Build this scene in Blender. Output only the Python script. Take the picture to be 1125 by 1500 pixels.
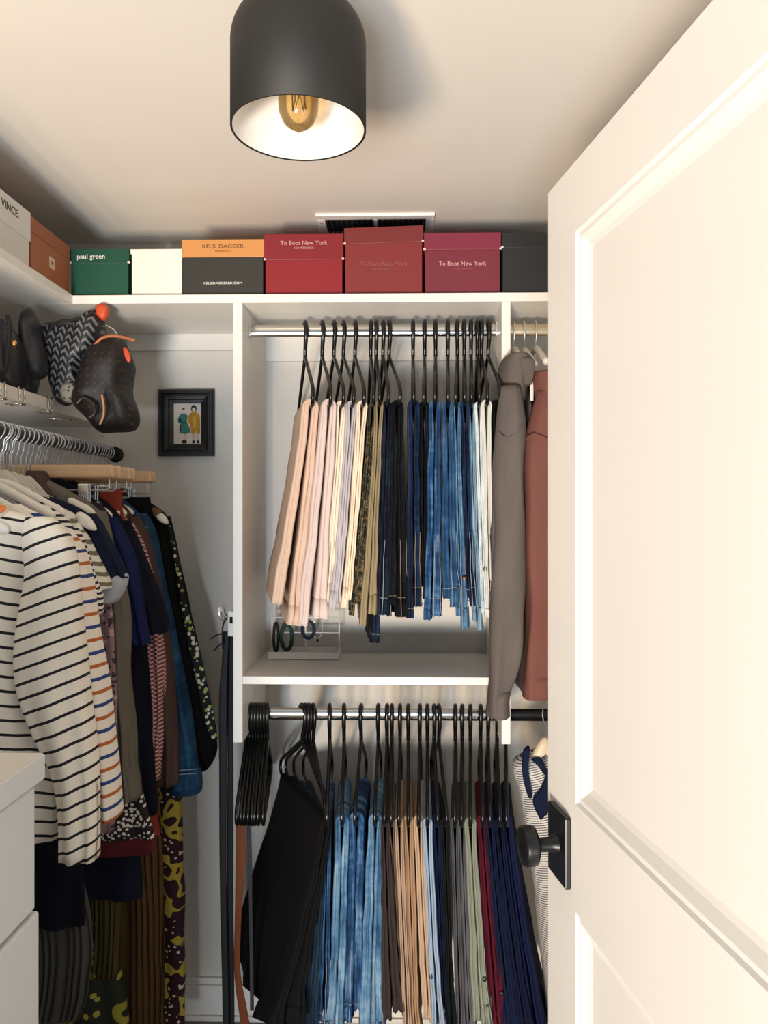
import bpy, bmesh, math, random
from mathutils import Vector, Matrix, noise

for o in list(bpy.data.objects):
    bpy.data.objects.remove(o)
SC = bpy.context.scene
COL = SC.collection
random.seed(7)
pi = math.pi

# ------------------------------------------------------------------ camera
F = 1125.0                      # focal length in pixels of the 1125x1500 frame
YAW = math.radians(1.2)
CAMZ = 1.56
cam = bpy.data.cameras.new('camera')
cam.sensor_fit = 'VERTICAL'
cam.sensor_height = 24.0
cam.lens = 24.0 * F / 1500.0
cam.clip_start = 0.02
co = bpy.data.objects.new('camera', cam)
co.location = (0, 0, CAMZ)
co.rotation_euler = (pi / 2, 0, YAW)
COL.objects.link(co)
SC.camera = co

# ------------------------------------------------------------------ light
SC.view_settings.view_transform = 'Standard'
SC.view_settings.look = 'None'
SC.view_settings.gamma = 1
SC.view_settings.use_curve_mapping = False
SC.view_settings.exposure = 0.40
w = bpy.data.worlds.new('room_light')
SC.world = w
w.use_nodes = True
w.node_tree.nodes['Background'].inputs[0].default_value = (0.66, 0.83, 1.0, 1)
w.node_tree.nodes['Background'].inputs[1].default_value = 0.34


def area_light(name, loc, target, size, size_y, power, color):
    l = bpy.data.lights.new(name, 'AREA')
    l.shape = 'RECTANGLE'
    l.size, l.size_y = size, size_y
    l.energy = power
    l.color = color
    o = bpy.data.objects.new(name, l)
    o.location = loc
    d = Vector(target) - Vector(loc)
    o.rotation_euler = d.to_track_quat('-Z', 'Y').to_euler()
    COL.objects.link(o)


# sunlight bounced off the bedroom floor left of the doorway, cooler daylight bounced further back
area_light('sunlit_floor_bounce', (-0.85, -1.95, 0.12), (-0.85, 0.9, 3.0), 0.5, 0.5, 130, (1.0, 0.78, 0.55))
area_light('daylight_floor_bounce', (-0.40, -2.8, 0.12), (-0.2, -0.4, 3.2), 0.7, 0.7, 120, (0.80, 0.90, 1.0))


# ------------------------------------------------------------------ pixel -> point helpers
def ray(x, y):
    u = (x - 562.5) / F
    c, s = math.cos(YAW), math.sin(YAW)
    return Vector((u * c - s, c + u * s, (750 - y) / F))


def PY(x, y, Y):
    r = ray(x, y)
    k = Y / r.y
    return Vector((r.x * k, Y, CAMZ + r.z * k))


def PX(x, y, X):
    r = ray(x, y)
    k = X / r.x
    return Vector((X, r.y * k, CAMZ + r.z * k))


# ------------------------------------------------------------------ object helpers
def tag(o, label=None, cat=None, group=None, kind=None):
    if label: o['label'] = label
    if cat: o['category'] = cat
    if group: o['group'] = group
    if kind: o['kind'] = kind
    return o


def thing(name, loc=(0, 0, 0), label=None, cat=None, group=None, rz=0):
    o = bpy.data.objects.new(name, None)
    o.empty_display_size = 0.05
    o.location = loc
    o.rotation_euler = (0, 0, rz)
    COL.objects.link(o)
    return tag(o, label, cat, group)


def link_mesh(name, me, mat, parent=None, smooth=True, world=True):
    if mat is not None:
        me.materials.append(mat)
    for p in me.polygons:
        p.use_smooth = smooth
    o = bpy.data.objects.new(name, me)
    COL.objects.link(o)
    if parent is not None:
        o.parent = parent
        if world:       # verts were given in world space
            chain = Matrix.Identity(4)
            q = parent
            while q is not None:
                chain = (Matrix.Translation(q.location) @ q.rotation_euler.to_matrix().to_4x4()) @ chain
                q = q.parent
            me.transform(chain.inverted())
    return o


def mesh(name, verts, faces, mat, parent=None, smooth=True, uv=None, world=True):
    me = bpy.data.meshes.new(name)
    me.from_pydata([tuple(v) for v in verts], [], faces)
    bm = bmesh.new()
    bm.from_mesh(me)
    bmesh.ops.recalc_face_normals(bm, faces=bm.faces)
    bm.to_mesh(me)
    bm.free()
    if uv is not None:
        lay = me.uv_layers.new(name='UVMap')
        for lp in me.loops:
            lay.data[lp.index].uv = uv[lp.vertex_index]
    return link_mesh(name, me, mat, parent, smooth, world)


def box(name, lo, hi, mat, parent=None, bev=0.0, world=True, seg=2):
    bm = bmesh.new()
    bmesh.ops.create_cube(bm, size=1)
    lo, hi = Vector(lo), Vector(hi)
    for v in bm.verts:
        v.co = Vector(((lo.x + hi.x) / 2 + v.co.x * (hi.x - lo.x),
                       (lo.y + hi.y) / 2 + v.co.y * (hi.y - lo.y),
                       (lo.z + hi.z) / 2 + v.co.z * (hi.z - lo.z)))
    if bev:
        bmesh.ops.bevel(bm, geom=list(bm.edges), offset=bev, segments=seg, affect='EDGES', profile=0.5)
    me = bpy.data.meshes.new(name)
    bm.to_mesh(me)
    bm.free()
    return link_mesh(name, me, mat, parent, False, world)


def catmull(pts, n):
    """smooth interpolation of a list of tuples into n samples"""
    m = len(pts)
    out = []
    for i in range(n):
        t = i / (n - 1) * (m - 1)
        k = min(int(t), m - 2)
        f = t - k
        p0, p1, p2, p3 = pts[max(k - 1, 0)], pts[k], pts[k + 1], pts[min(k + 2, m - 1)]
        out.append(tuple(0.5 * (2 * b + (c - a) * f + (2 * a - 5 * b + 4 * c - d) * f * f + (3 * b - a - 3 * c + d) * f ** 3)
                         for a, b, c, d in zip(p0, p1, p2, p3)))
    return out


def tube_geo(pts, r, seg=8, closed=False):
    pts = [Vector(p) for p in pts]
    n = len(pts)
    rs = r if isinstance(r, (list, tuple)) else [r] * n
    V, Fc = [], []
    t0 = (pts[1] - pts[0]).normalized()
    up = Vector((0, 0, 1)) if abs(t0.z) < 0.9 else Vector((1, 0, 0))
    N = (up - t0 * up.dot(t0)).normalized()
    for i, p in enumerate(pts):
        if closed:
            t = (pts[(i + 1) % n] - pts[i - 1]).normalized()
        else:
            t = (pts[min(i + 1, n - 1)] - pts[max(i - 1, 0)]).normalized()
        N = (N - t * N.dot(t))
        if N.length < 1e-6:
            N = t.orthogonal()
        N.normalize()
        B = t.cross(N)
        for j in range(seg):
            a = 2 * pi * j / seg
            V.append(p + (N * math.cos(a) + B * math.sin(a)) * rs[i])
    for i in range(n if closed else n - 1):
        for j in range(seg):
            a, b = i * seg + j, i * seg + (j + 1) % seg
            c, d = ((i + 1) % n) * seg + (j + 1) % seg, ((i + 1) % n) * seg + j
            Fc.append((a, b, c, d))
    if not closed:
        Fc.append(tuple(range(seg)))
        Fc.append(tuple(range((n - 1) * seg, n * seg)))
    return V, Fc


def tube(name, pts, r, mat, parent=None, seg=8, closed=False, world=True):
    V, Fc = tube_geo(pts, r, seg, closed)
    return mesh(name, V, Fc, mat, parent, True, None, world)


def tubes(name, lists, r, mat, parent=None, seg=6, world=True):
    V, Fc = [], []
    for pts in lists:
        v, f = tube_geo(pts, r, seg)
        k = len(V)
        V += v
        Fc += [tuple(i + k for i in q) for q in f]
    return mesh(name, V, Fc, mat, parent, True, None, world)


def lathe(name, prof, centre, mat, parent=None, seg=48, axis='Z', smooth=True):
    V, Fc = [], []
    c = Vector(centre)
    for (r, z) in prof:
        for j in range(seg):
            a = 2 * pi * j / seg
            V.append(c + Vector((r * math.cos(a), r * math.sin(a), z)))
    for i in range(len(prof) - 1):
        for j in range(seg):
            Fc.append((i * seg + j, i * seg + (j + 1) % seg, (i + 1) * seg + (j + 1) % seg, (i + 1) * seg + j))
    return mesh(name, V, Fc, mat, parent, smooth)


def rings_mesh(name, rings, uvs, mat, parent, caps=True, world=True):
    n = len(rings[0])
    V = [p for r in rings for p in r]
    U = [p for r in uvs for p in r]
    Fc = []
    for i in range(len(rings) - 1):
        for j in range(n):
            Fc.append((i * n + j, i * n + (j + 1) % n, (i + 1) * n + (j + 1) % n, (i + 1) * n + j))
    if caps:
        Fc.append(tuple(range(n)))
        Fc.append(tuple(range((len(rings) - 1) * n, len(rings) * n)))
    return mesh(name, V, Fc, mat, parent, True, U, world)


def loft(name, rows, Y, T, mat, parent, n=30, ring=40, pleats=0, amp=0.0, wr=0.007, seed=0, skew=0.0,
         p=0.75, T2=None, arc=True, caps=True, wf=9.0):
    """hanging cloth: rows of (x left, x right, y) pixels on the plane Y (or with its own Y as 4th) given a real thickness"""
    rows = [tuple(r) if len(r) == 4 else (r[0], r[1], r[2], Y) for r in rows]
    S = catmull(rows, n)
    if pleats:
        ring = max(ring, pleats * 10)
    rings, uvs = [], []
    L, prev = 0.0, None
    for i, (xl, xr, y, yy) in enumerate(S):
        a, b = PY(xl, y, yy), PY(xr, y, yy)
        c, hw = (a + b) / 2, (b.x - a.x) / 2
        if prev is not None:
            L += (c - prev).length
        prev = c
        f = i / (n - 1)
        t = T if T2 is None else T + (T2 - T) * f
        t *= min(1.0, 0.45 + 4 * f)
        rr, uu = [], []
        for j in range(ring):
            th = 2 * pi * j / ring
            ct, st = math.cos(th), math.sin(th)
            u = math.copysign(abs(ct) ** p, ct)
            v = math.copysign(abs(st) ** p, st)
            q = Vector((c.x + hw * u, c.y + t * v, c.z))
            g = noise.noise(Vector((q.x * wf * 2.4 + seed * 3.1, q.z * wf * 0.35, seed * 1.7 + (0 if v < 0 else 5))))
            q.y += wr * 2.2 * g * (0.25 + f)
            q.x += wr * 0.8 * noise.noise(Vector((seed, q.z * wf * 0.8, 3.3 + th)))
            if pleats:
                q.y += amp * math.sin(pleats * 2 * pi * (u * 0.5 + 0.5) + seed + 1.2 * g) * (0.35 + 0.65 * f)
            rr.append(q)
            uu.append((q.x, (-L if arc else c.z) + skew * (q.x - c.x)))
        rings.append(rr)
        uvs.append(uu)
    return rings_mesh(name, rings, uvs, mat, parent, caps)


def puff(name, outline, Y, T, mat, parent=None, levels=6, wr=0.0, seed=0, sub=4, flat=0.6):
    """a stuffed shape: pixel outline at distance Y, rounded towards front and back by T"""
    pts = []
    m = len(outline)
    for k in range(m):
        a, b, c, d = outline[k - 1], outline[k], outline[(k + 1) % m], outline[(k + 2) % m]
        for s in range(sub):
            f = s / sub
            x, y = [0.5 * (2 * q + (r - p_) * f + (2 * p_ - 5 * q + 4 * r - t) * f * f + (3 * q - p_ - 3 * r + t) * f ** 3)
                    for p_, q, r, t in zip(a, b, c, d)]
            pts.append(PY(x, y, Y))
    cen = sum(pts, Vector()) / len(pts)
    rings, uvs = [], []
    seqs = [(k / levels, -1) for k in range(1, levels + 1)] + [(k / levels, 1) for k in range(levels - 1, 0, -1)]
    for s, sg in seqs:
        r, u = [], []
        for q in pts:
            v = cen + (q - cen) * (s if s == 1 else s ** 0.8)
            d = T * (1 - s ** 3) ** flat
            v = Vector((v.x, Y + sg * d, v.z))
            if wr:
                v.y += wr * noise.noise(v * 14 + Vector((seed, 0, 0))) * (1 if s < 1 else 0.3)
            r.append(v)
            u.append((v.x, v.z))
        rings.append(r)
        uvs.append(u)
    return rings_mesh(name, rings, uvs, mat, parent)


def plate(name, outline, thick, mat, parent=None):
    """flat plate from world points (planar polygon), thickened along its normal"""
    P = [Vector(p) for p in outline]
    nrm = Vector()
    for i in range(len(P)):
        nrm += (P[i] - P[0]).cross(P[(i + 1) % len(P)] - P[0])
    nrm.normalize()
    n = len(P)
    V = P + [p + nrm * thick for p in P]
    Fc = [tuple(range(n)), tuple(range(n, 2 * n))] + [(i, (i + 1) % n, n + (i + 1) % n, n + i) for i in range(n)]
    return mesh(name, V, Fc, mat, parent, False)


# ------------------------------------------------------------------ materials
def lin(h):
    h = h.lstrip('#')
    out = []
    for i in (0, 2, 4):
        c = int(h[i:i + 2], 16) / 255
        out.append(c / 12.92 if c <= 0.04045 else ((c + 0.055) / 1.055) ** 2.4)
    return (*out, 1)


_m = {}


def newmat(name, rough=0.6, metal=0.0):
    m = bpy.data.materials.new(name)
    m.use_nodes = True
    nt = m.node_tree
    b = nt.nodes['Principled BSDF']
    b.inputs['Roughness'].default_value = rough
    b.inputs['Metallic'].default_value = metal
    return m, nt, b


def nd(nt, t, **kw):
    n = nt.nodes.new(t)
    for k, v in kw.items():
        if hasattr(n, k):
            setattr(n, k, v)
    return n


def uvco(nt, sx=1, sy=1, kind='UV'):
    tc = nd(nt, 'ShaderNodeTexCoord')
    mp = nd(nt, 'ShaderNodeMapping')
    mp.inputs['Scale'].default_value = (sx, sy, sx)
    nt.links.new(tc.outputs[kind], mp.inputs[0])
    return mp.outputs[0]


def mixc(nt, fac, a, b):
    m = nd(nt, 'ShaderNodeMix', data_type='RGBA')
    for sock, v in ((m.inputs[0], fac), (m.inputs[6], a), (m.inputs[7], b)):
        if isinstance(v, (tuple, float, int)):
            sock.default_value = v
        else:
            nt.links.new(v, sock)
    return m.outputs[2]


def math_n(nt, op, a, b=0.0):
    m = nd(nt, 'ShaderNodeMath', operation=op)
    for s, v in ((m.inputs[0], a), (m.inputs[1], b)):
        if isinstance(v, (float, int)):
            s.default_value = v
        else:
            nt.links.new(v, s)
    return m.outputs[0]


def bump(nt, bsdf, height, strength=0.3, dist=0.002):
    bp = nd(nt, 'ShaderNodeBump')
    bp.inputs['Strength'].default_value = strength
    bp.inputs['Distance'].default_value = dist
    nt.links.new(height, bp.inputs['Height'])
    nt.links.new(bp.outputs[0], bsdf.inputs['Normal'])


def noise_t(nt, vec, scale, detail=2):
    n = nd(nt, 'ShaderNodeTexNoise')
    n.inputs['Scale'].default_value = scale
    n.inputs['Detail'].default_value = detail
    nt.links.new(vec, n.inputs['Vector'])
    return n.outputs['Fac']


def ramp(nt, fac, stops, const=False):
    r = nd(nt, 'ShaderNodeValToRGB')
    if const:
        r.color_ramp.interpolation = 'CONSTANT'
    els = r.color_ramp.elements
    while len(els) < len(stops):
        els.new(0.5)
    for e, (p, c) in zip(els, stops):
        e.position = p
        e.color = c if isinstance(c, tuple) else lin(c)
    nt.links.new(fac, r.inputs[0])
    return r.outputs[0]


def paint(name, col, rough=0.5, metal=0.0, var=0.03, scale=6, bmp=0.0):
    if name in _m: return _m[name]
    m, nt, b = newmat(name, rough, metal)
    c = lin(col)
    v = uvco(nt, 1, 1, 'Object')
    n = noise_t(nt, v, scale, 3)
    d = tuple(x * (1 - var * 2) for x in c[:3]) + (1,)
    nt.links.new(mixc(nt, n, d, c), b.inputs['Base Color'])
    if bmp:
        bump(nt, b, noise_t(nt, v, 180, 3), bmp, 0.001)
    _m[name] = m
    return m


def cloth(name, col, var=0.18, rough=0.9, weave=900):
    if name in _m: return _m[name]
    m, nt, b = newmat(name, rough)
    c = lin(col)
    v = uvco(nt, 1, 1)
    n1 = noise_t(nt, uvco(nt, 30, 6), 1.0, 3)
    n2 = noise_t(nt, v, weave, 1)
    d = tuple(x * (1 - var) for x in c[:3]) + (1,)
    e = tuple(min(1, x * (1 + var * 0.6)) for x in c[:3]) + (1,)
    base = mixc(nt, n1, d, e)
    base = mixc(nt, math_n(nt, 'MULTIPLY', n2, 0.35), base, tuple(x * 0.6 for x in c[:3]) + (1,))
    nt.links.new(base, b.inputs['Base Color'])
    b.inputs['Specular IOR Level'].default_value = 0.2
    bump(nt, b, n2, 0.25, 0.001)
    _m[name] = m
    return m


def denim(name, dark, mid, light, fade=0.5):
    if name in _m: return _m[name]
    m, nt, b = newmat(name, 0.85)
    b.inputs['Specular IOR Level'].default_value = 0.2
    n1 = noise_t(nt, uvco(nt, 42, 7), 1.0, 4)
    n3 = noise_t(nt, uvco(nt, 14, 60), 1.0, 2)
    n2 = noise_t(nt, uvco(nt, 1, 1), 800, 1)
    f = math_n(nt, 'ADD', math_n(nt, 'MULTIPLY', n1, 0.75), math_n(nt, 'MULTIPLY', n3, 0.25))
    base = ramp(nt, f, [(0.34, dark), (0.50, mid), (0.62 + 0.1 * (1 - fade), light)])
    base = mixc(nt, math_n(nt, 'MULTIPLY', n2, 0.4), base, lin(dark))
    nt.links.new(base, b.inputs['Base Color'])
    bump(nt, b, n2, 0.3, 0.001)
    _m[name] = m
    return m


def stripes(name, base, bands, period, rough=0.9, warp=0.0):
    """bands: list of (start fraction, end fraction, colour) along UV v in metres"""
    if name in _m: return _m[name]
    m, nt, b = newmat(name, rough)
    tc = nd(nt, 'ShaderNodeTexCoord')
    sp = nd(nt, 'ShaderNodeSeparateXYZ')
    nt.links.new(tc.outputs['UV'], sp.inputs[0])
    v = sp.outputs['Y']
    if warp:
        v = math_n(nt, 'ADD', v, math_n(nt, 'MULTIPLY', noise_t(nt, uvco(nt, 1, 1), 9, 1), warp))
    fr = math_n(nt, 'FRACT', math_n(nt, 'ADD', math_n(nt, 'DIVIDE', v, period), 50.0))
    stops = [(0.0, base)]
    for s, e, c in bands:
        stops += [(s, c), (e, base)]
    col = ramp(nt, fr, stops, True)
    nt.links.new(col, b.inputs['Base Color'])
    bump(nt, b, noise_t(nt, uvco(nt, 1, 1), 900, 1), 0.2, 0.001)
    _m[name] = m
    return m


def spots(name, base, col, scale, size=0.32, col2=None, rnd=1.0, rough=0.85):
    if name in _m: return _m[name]
    m, nt, b = newmat(name, rough)
    vo = nd(nt, 'ShaderNodeTexVoronoi')
    vo.inputs['Scale'].default_value = scale
    vo.inputs['Randomness'].default_value = rnd
    nt.links.new(uvco(nt, 1, 1), vo.inputs['Vector'])
    f = math_n(nt, 'LESS_THAN', vo.outputs['Distance'], size)
    c = lin(col)
    if col2:
        sp = nd(nt, 'ShaderNodeSeparateColor')
        nt.links.new(vo.outputs['Color'], sp.inputs[0])
        c = mixc(nt, math_n(nt, 'GREATER_THAN', sp.outputs[0], 0.5), lin(col), lin(col2))
    nt.links.new(mixc(nt, f, lin(base), c), b.inputs['Base Color'])
    _m[name] = m
    return m


def camo(name):
    if name in _m: return _m[name]
    m, nt, b = newmat(name, 0.9)
    n = noise_t(nt, uvco(nt, 34, 26), 1.0, 1)
    c = ramp(nt, n, [(0.0, '#1d1710'), (0.40, '#4a4a32'), (0.47, '#1d1812'), (0.53, '#7a6142'), (0.58, '#4f4c34'), (0.64, '#1d1812')], True)
    nt.links.new(c, b.inputs['Base Color'])
    _m[name] = m
    return m


def plaid(name, a, c, scale):
    if name in _m: return _m[name]
    m, nt, b = newmat(name, 0.9)
    ch = nd(nt, 'ShaderNodeTexChecker')
    ch.inputs['Scale'].default_value = scale
    ch.inputs['Color1'].default_value = lin(a)
    ch.inputs['Color2'].default_value = lin(c)
    nt.links.new(uvco(nt, 0.55, 1), ch.inputs['Vector'])
    nt.links.new(ch.outputs[0], b.inputs['Base Color'])
    _m[name] = m
    return m


def floral(name, base, petal, inner, scale):
    """large blotched blossoms with dotted hearts"""
    if name in _m: return _m[name]
    m, nt, b = newmat(name, 0.85)
    v = uvco(nt, 1, 1)
    n = noise_t(nt, v, scale, 1)
    band = math_n(nt, 'LESS_THAN', math_n(nt, 'ABSOLUTE', math_n(nt, 'SUBTRACT', n, 0.56)), 0.045)
    vo = nd(nt, 'ShaderNodeTexVoronoi')
    vo.inputs['Scale'].default_value = scale * 4
    nt.links.new(v, vo.inputs['Vector'])
    dots = math_n(nt, 'LESS_THAN', vo.outputs['Distance'], 0.28)
    c = mixc(nt, math_n(nt, 'MULTIPLY', dots, math_n(nt, 'LESS_THAN', n, 0.47)), lin(base), lin(inner))
    nt.links.new(mixc(nt, band, c, lin(petal)), b.inputs['Base Color'])
    _m[name] = m
    return m


def chevron(name):
    """dark canvas with a grid of pale interlocking slanted strokes"""
    m, nt, b = newmat(name, 0.55)
    sp = nd(nt, 'ShaderNodeSeparateXYZ')
    mp = nd(nt, 'ShaderNodeMapping')
    mp.inputs['Rotation'].default_value = (0, 0, math.radians(12))
    tc = nd(nt, 'ShaderNodeTexCoord')
    nt.links.new(tc.outputs['UV'], mp.inputs[0])
    nt.links.new(mp.outputs[0], sp.inputs[0])
    fu = math_n(nt, 'FRACT', math_n(nt, 'ADD', math_n(nt, 'MULTIPLY', sp.outputs[0], 42), 50.0))
    zig = math_n(nt, 'ABSOLUTE', math_n(nt, 'SUBTRACT', fu, 0.5))
    fv = math_n(nt, 'FRACT', math_n(nt, 'ADD', math_n(nt, 'ADD', math_n(nt, 'MULTIPLY', sp.outputs[1], 52), 50.0), math_n(nt, 'MULTIPLY', zig, 1.5)))
    ln = math_n(nt, 'MULTIPLY', math_n(nt, 'LESS_THAN', fv, 0.42), math_n(nt, 'GREATER_THAN', fu, 0.2))
    nt.links.new(mixc(nt, ln, lin('#131416'), lin('#6a6c6e')), b.inputs['Base Color'])
    bump(nt, b, ln, 0.5, 0.002)
    return m


def glass(name, col='#ffffff', rough=0.02, alpha_mix=0.75):
    m = bpy.data.materials.new(name)
    m.use_nodes = True
    nt = m.node_tree
    nt.nodes.clear()
    o = nd(nt, 'ShaderNodeOutputMaterial')
    g = nd(nt, 'ShaderNodeBsdfGlossy')
    g.inputs['Roughness'].default_value = rough
    t = nd(nt, 'ShaderNodeBsdfTransparent')
    t.inputs['Color'].default_value = lin(col)
    mx = nd(nt, 'ShaderNodeMixShader')
    fr = nd(nt, 'ShaderNodeFresnel')
    fr.inputs[0].default_value = 1.5
    f = math_n(nt, 'ADD', math_n(nt, 'MULTIPLY', fr.outputs[0], 0.7), 1 - alpha_mix - 0.2)
    nt.links.new(f, mx.inputs[0])
    nt.links.new(t.outputs[0], mx.inputs[1])
    nt.links.new(g.outputs[0], mx.inputs[2])
    nt.links.new(mx.outputs[0], o.inputs[0])
    return m


def sheer(name, col, opac):
    m, nt, b = newmat(name, 0.8)
    b.inputs['Base Color'].default_value = lin(col)
    b.inputs['Alpha'].default_value = opac
    nt.links.new(mixc(nt, noise_t(nt, uvco(nt, 20, 4), 1.0), lin(col), tuple(x * 0.8 for x in lin(col)[:3]) + (1,)), b.inputs['Base Color'])
    return m


WALL = paint('wall_paint', '#dcd6cd', 0.7, var=0.02, bmp=0.05)
CEIL = paint('ceiling_paint', '#e3ddd4', 0.8, var=0.02, bmp=0.05)
MELA = paint('white_melamine', '#e6e2db', 0.4, var=0.01)
DOORP = paint('door_paint', '#ece8e2', 0.35, var=0.01)
DRESS = paint('dresser_white', '#dcdbd8', 0.4, var=0.01)
FLOORM = paint('floor_carpet', '#8f877c', 0.95, var=0.15, scale=60, bmp=0.4)
CHROME = paint('chrome', '#d8d4cc', 0.16, 1.0, var=0.02)
STEEL = paint('hook_steel', '#c9ccd0', 0.3, 0.65, var=0.02)
BLACKP = paint('black_plastic', '#0b0b0c', 0.28, var=0.1)
BLACKM = paint('black_metal', '#141310', 0.6, var=0.05, bmp=0.06)
BRONZE = paint('door_hardware_black', '#17191c', 0.35, 0.3, var=0.05)
WHITEP = paint('white_enamel', '#f1eee8', 0.35, var=0.01)
WOODH = paint('pale_hanger_wood', '#d9b48c', 0.45, var=0.08, scale=25)
WOODW = paint('white_hanger_wood', '#ece6da', 0.4, var=0.02)
DARK = paint('dark_gap', '#0c0c0d', 0.9)

# ------------------------------------------------------------------ room shell
XL, XR, YB, ZC, Y0 = -1.20, 1.02, 2.36, 2.39, 0.40
tag(box('floor', (XL - .1, Y0, -0.05), (XR + .1, YB + .1, 0), FLOORM), 'carpeted closet floor', None, None, 'structure')
tag(box('ceiling', (XL - .1, Y0, ZC), (XR + .1, YB + .1, ZC + .06), CEIL), 'smooth white closet ceiling', None, None, 'structure')
tag(box('wall_back', (XL - .1, YB, 0), (XR + .1, YB + .1, ZC), WALL), 'off-white back wall of the closet', None, None, 'structure')
tag(box('wall_left', (XL - .1, Y0, 0), (XL, YB, ZC), WALL), 'off-white left closet wall', None, None, 'structure')
tag(box('wall_right', (XR, Y0, 0), (XR + .1, YB, ZC), WALL), 'off-white right closet wall', None, None, 'structure')
bb = thing('baseboard_back', (0, YB, 0))
tag(bb, 'white moulded baseboard along the back wall', None, None, 'structure')
box('board', (XL, YB - .014, 0), (XR, YB, .105), DOORP, bb, .002)
box('cap_moulding', (XL, YB - .010, .105), (XR, YB, .126), DOORP, bb, .004)
box('shoe_moulding', (XL, YB - .024, 0), (XR, YB - .014, .016), DOORP, bb, .004)

# ------------------------------------------------------------------ door, swung open into the closet
r1 = ray(803, 283)
DH = 2.035
kd = (DH - CAMZ) / r1.z
E0 = Vector((r1.x * kd, r1.y * kd, 0))          # latch edge
vp = ray(405, 750)
dd = -Vector((vp.x, vp.y, 0)).normalized()       # latch -> hinge
nn = Vector((-dd.y, dd.x, 0))                    # candidate normal
if nn.dot(-E0) < 0:
    nn = -nn                                     # visible face looks towards the camera side
DW = 0.762


def door_s(x, y):
    """distance from the latch edge and height of a pixel on the visible door face"""
    r = ray(x, y)
    k = E0.dot(nn) / Vector((r.x, r.y, 0)).dot(nn)
    p = r * k
    return (Vector((p.x, p.y, 0)) - E0).dot(dd), CAMZ + p.z


def dpt(s, z, o):
    p = E0 + dd * s + nn * o
    return Vector((p.x, p.y, z))


def dbox(name, s0, s1, z0, z1, o0, o1, mat, parent, bev=0.0):
    V = [dpt(s, z, o) for o in (o0, o1) for (s, z) in ((s0, z0), (s1, z0), (s1, z1), (s0, z1))]
    Fc = [(0, 1, 2, 3), (4, 5, 6, 7), (0, 1, 5, 4), (1, 2, 6, 5), (2, 3, 7, 6), (3, 0, 4, 7)]
    bm = bmesh.new()
    vs = [bm.verts.new(v) for v in V]
    for f in Fc:
        bm.faces.new([vs[i] for i in f])
    bmesh.ops.recalc_face_normals(bm, faces=bm.faces)
    if bev:
        bmesh.ops.bevel(bm, geom=list(bm.edges), offset=bev, segments=2, affect='EDGES', profile=0.5)
    me = bpy.data.meshes.new(name)
    bm.to_mesh(me)
    bm.free()
    return link_mesh(name, me, mat, parent, False)


door = thing('door_1', (E0.x, E0.y, 0))
tag(door, 'white two-panel door standing open into the closet', None, None, 'structure')
sA = 0.118                                        # stile width
zt, zm1, zm0, zb = 1.905, 1.0, 0.83, 0.24
try:
    sA, zt = door_s(843, 339)
    _, zm1 = door_s(849, 1184)
    _, zm0 = door_s(850, 1346)
except Exception:
    pass
sB = DW - sA
TH = 0.035
dbox('stile', 0, sA, 0.012, DH, -TH, 0, DOORP, door)
dbox('stile', sB, DW, 0.012, DH, -TH, 0, DOORP, door)
dbox('top_rail', sA, sB, zt, DH, -TH, 0, DOORP, door)
dbox('lock_rail', sA, sB, zm0, zm1, -TH, 0, DOORP, door)
dbox('bottom_rail', sA, sB, 0.012, zb, -TH, 0, DOORP, door)
for (z0, z1) in ((zm1, zt), (zb, zm0)):
    pn = dbox('door_panel', sA, sB, z0, z1, -0.027, -0.012, DOORP, door)
    # stepped moulding running round the panel
    prof = [(0.0, 0.0), (0.004, -0.0035), (0.010, -0.0035), (0.022, -0.010), (0.030, -0.012), (0.034, -0.0125)]
    V, Fc = [], []
    for d, o in prof:
        for (s, z) in ((sA + d, z0 + d), (sB - d, z0 + d), (sB - d, z1 - d), (sA + d, z1 - d)):
            V.append(dpt(s, z, o))
    for i in range(len(prof) - 1):
        for j in range(4):
            Fc.append((i * 4 + j, i * 4 + (j + 1) % 4, (i + 1) * 4 + (j + 1) % 4, (i + 1) * 4 + j))
    mesh('panel_moulding', V, Fc, DOORP, door, False)
# knob set
hs = thing('door_knob', (0, 0, 0))
hs.parent = door
hs.location = (0, 0, 0)
s0, zk0 = door_s(811, 1182)
s1, zk1 = door_s(837, 1290)
ks, kz = (s0 + s1) / 2, door_s(824, 1236)[1]
pw, ph = abs(s1 - s0) / 2, 0.049
dbox('rose_plate', ks - pw, ks + pw, kz - ph, kz + ph, 0, 0.009, BRONZE, hs, 0.002)


def door_lathe(name, prof, mat, parent, seg=40):
    V, Fc = [], []
    for (r, o) in prof:
        for j in range(seg):
            a = 2 * pi * j / seg
            V.append(dpt(ks + r * math.cos(a), kz + r * math.sin(a), o))
    for i in range(len(prof) - 1):
        for j in range(seg):
            Fc.append((i * seg + j, i * seg + (j + 1) % seg, (i + 1) * seg + (j + 1) % seg, (i + 1) * seg + j))
    Fc.append(tuple(range((len(prof) - 1) * seg, len(prof) * seg)))
    return mesh(name, V, Fc, mat, parent)


door_lathe('knob_neck', [(0.015, 0.008), (0.013, 0.012), (0.010, 0.018), (0.010, 0.036), (0.012, 0.040)], BRONZE, hs)
door_lathe('knob', [(0.010, 0.038), (0.022, 0.039), (0.0265, 0.041), (0.0275, 0.045), (0.0275, 0.056), (0.026, 0.059), (0.022, 0.060), (0.0, 0.060)], BRONZE, hs)
for z in (0.25, 1.02, 1.80):
    dbox('hinge', DW - 0.002, DW + 0.012, z - 0.045, z + 0.045, -0.004, 0.008, BRONZE, door, 0.002)

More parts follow.
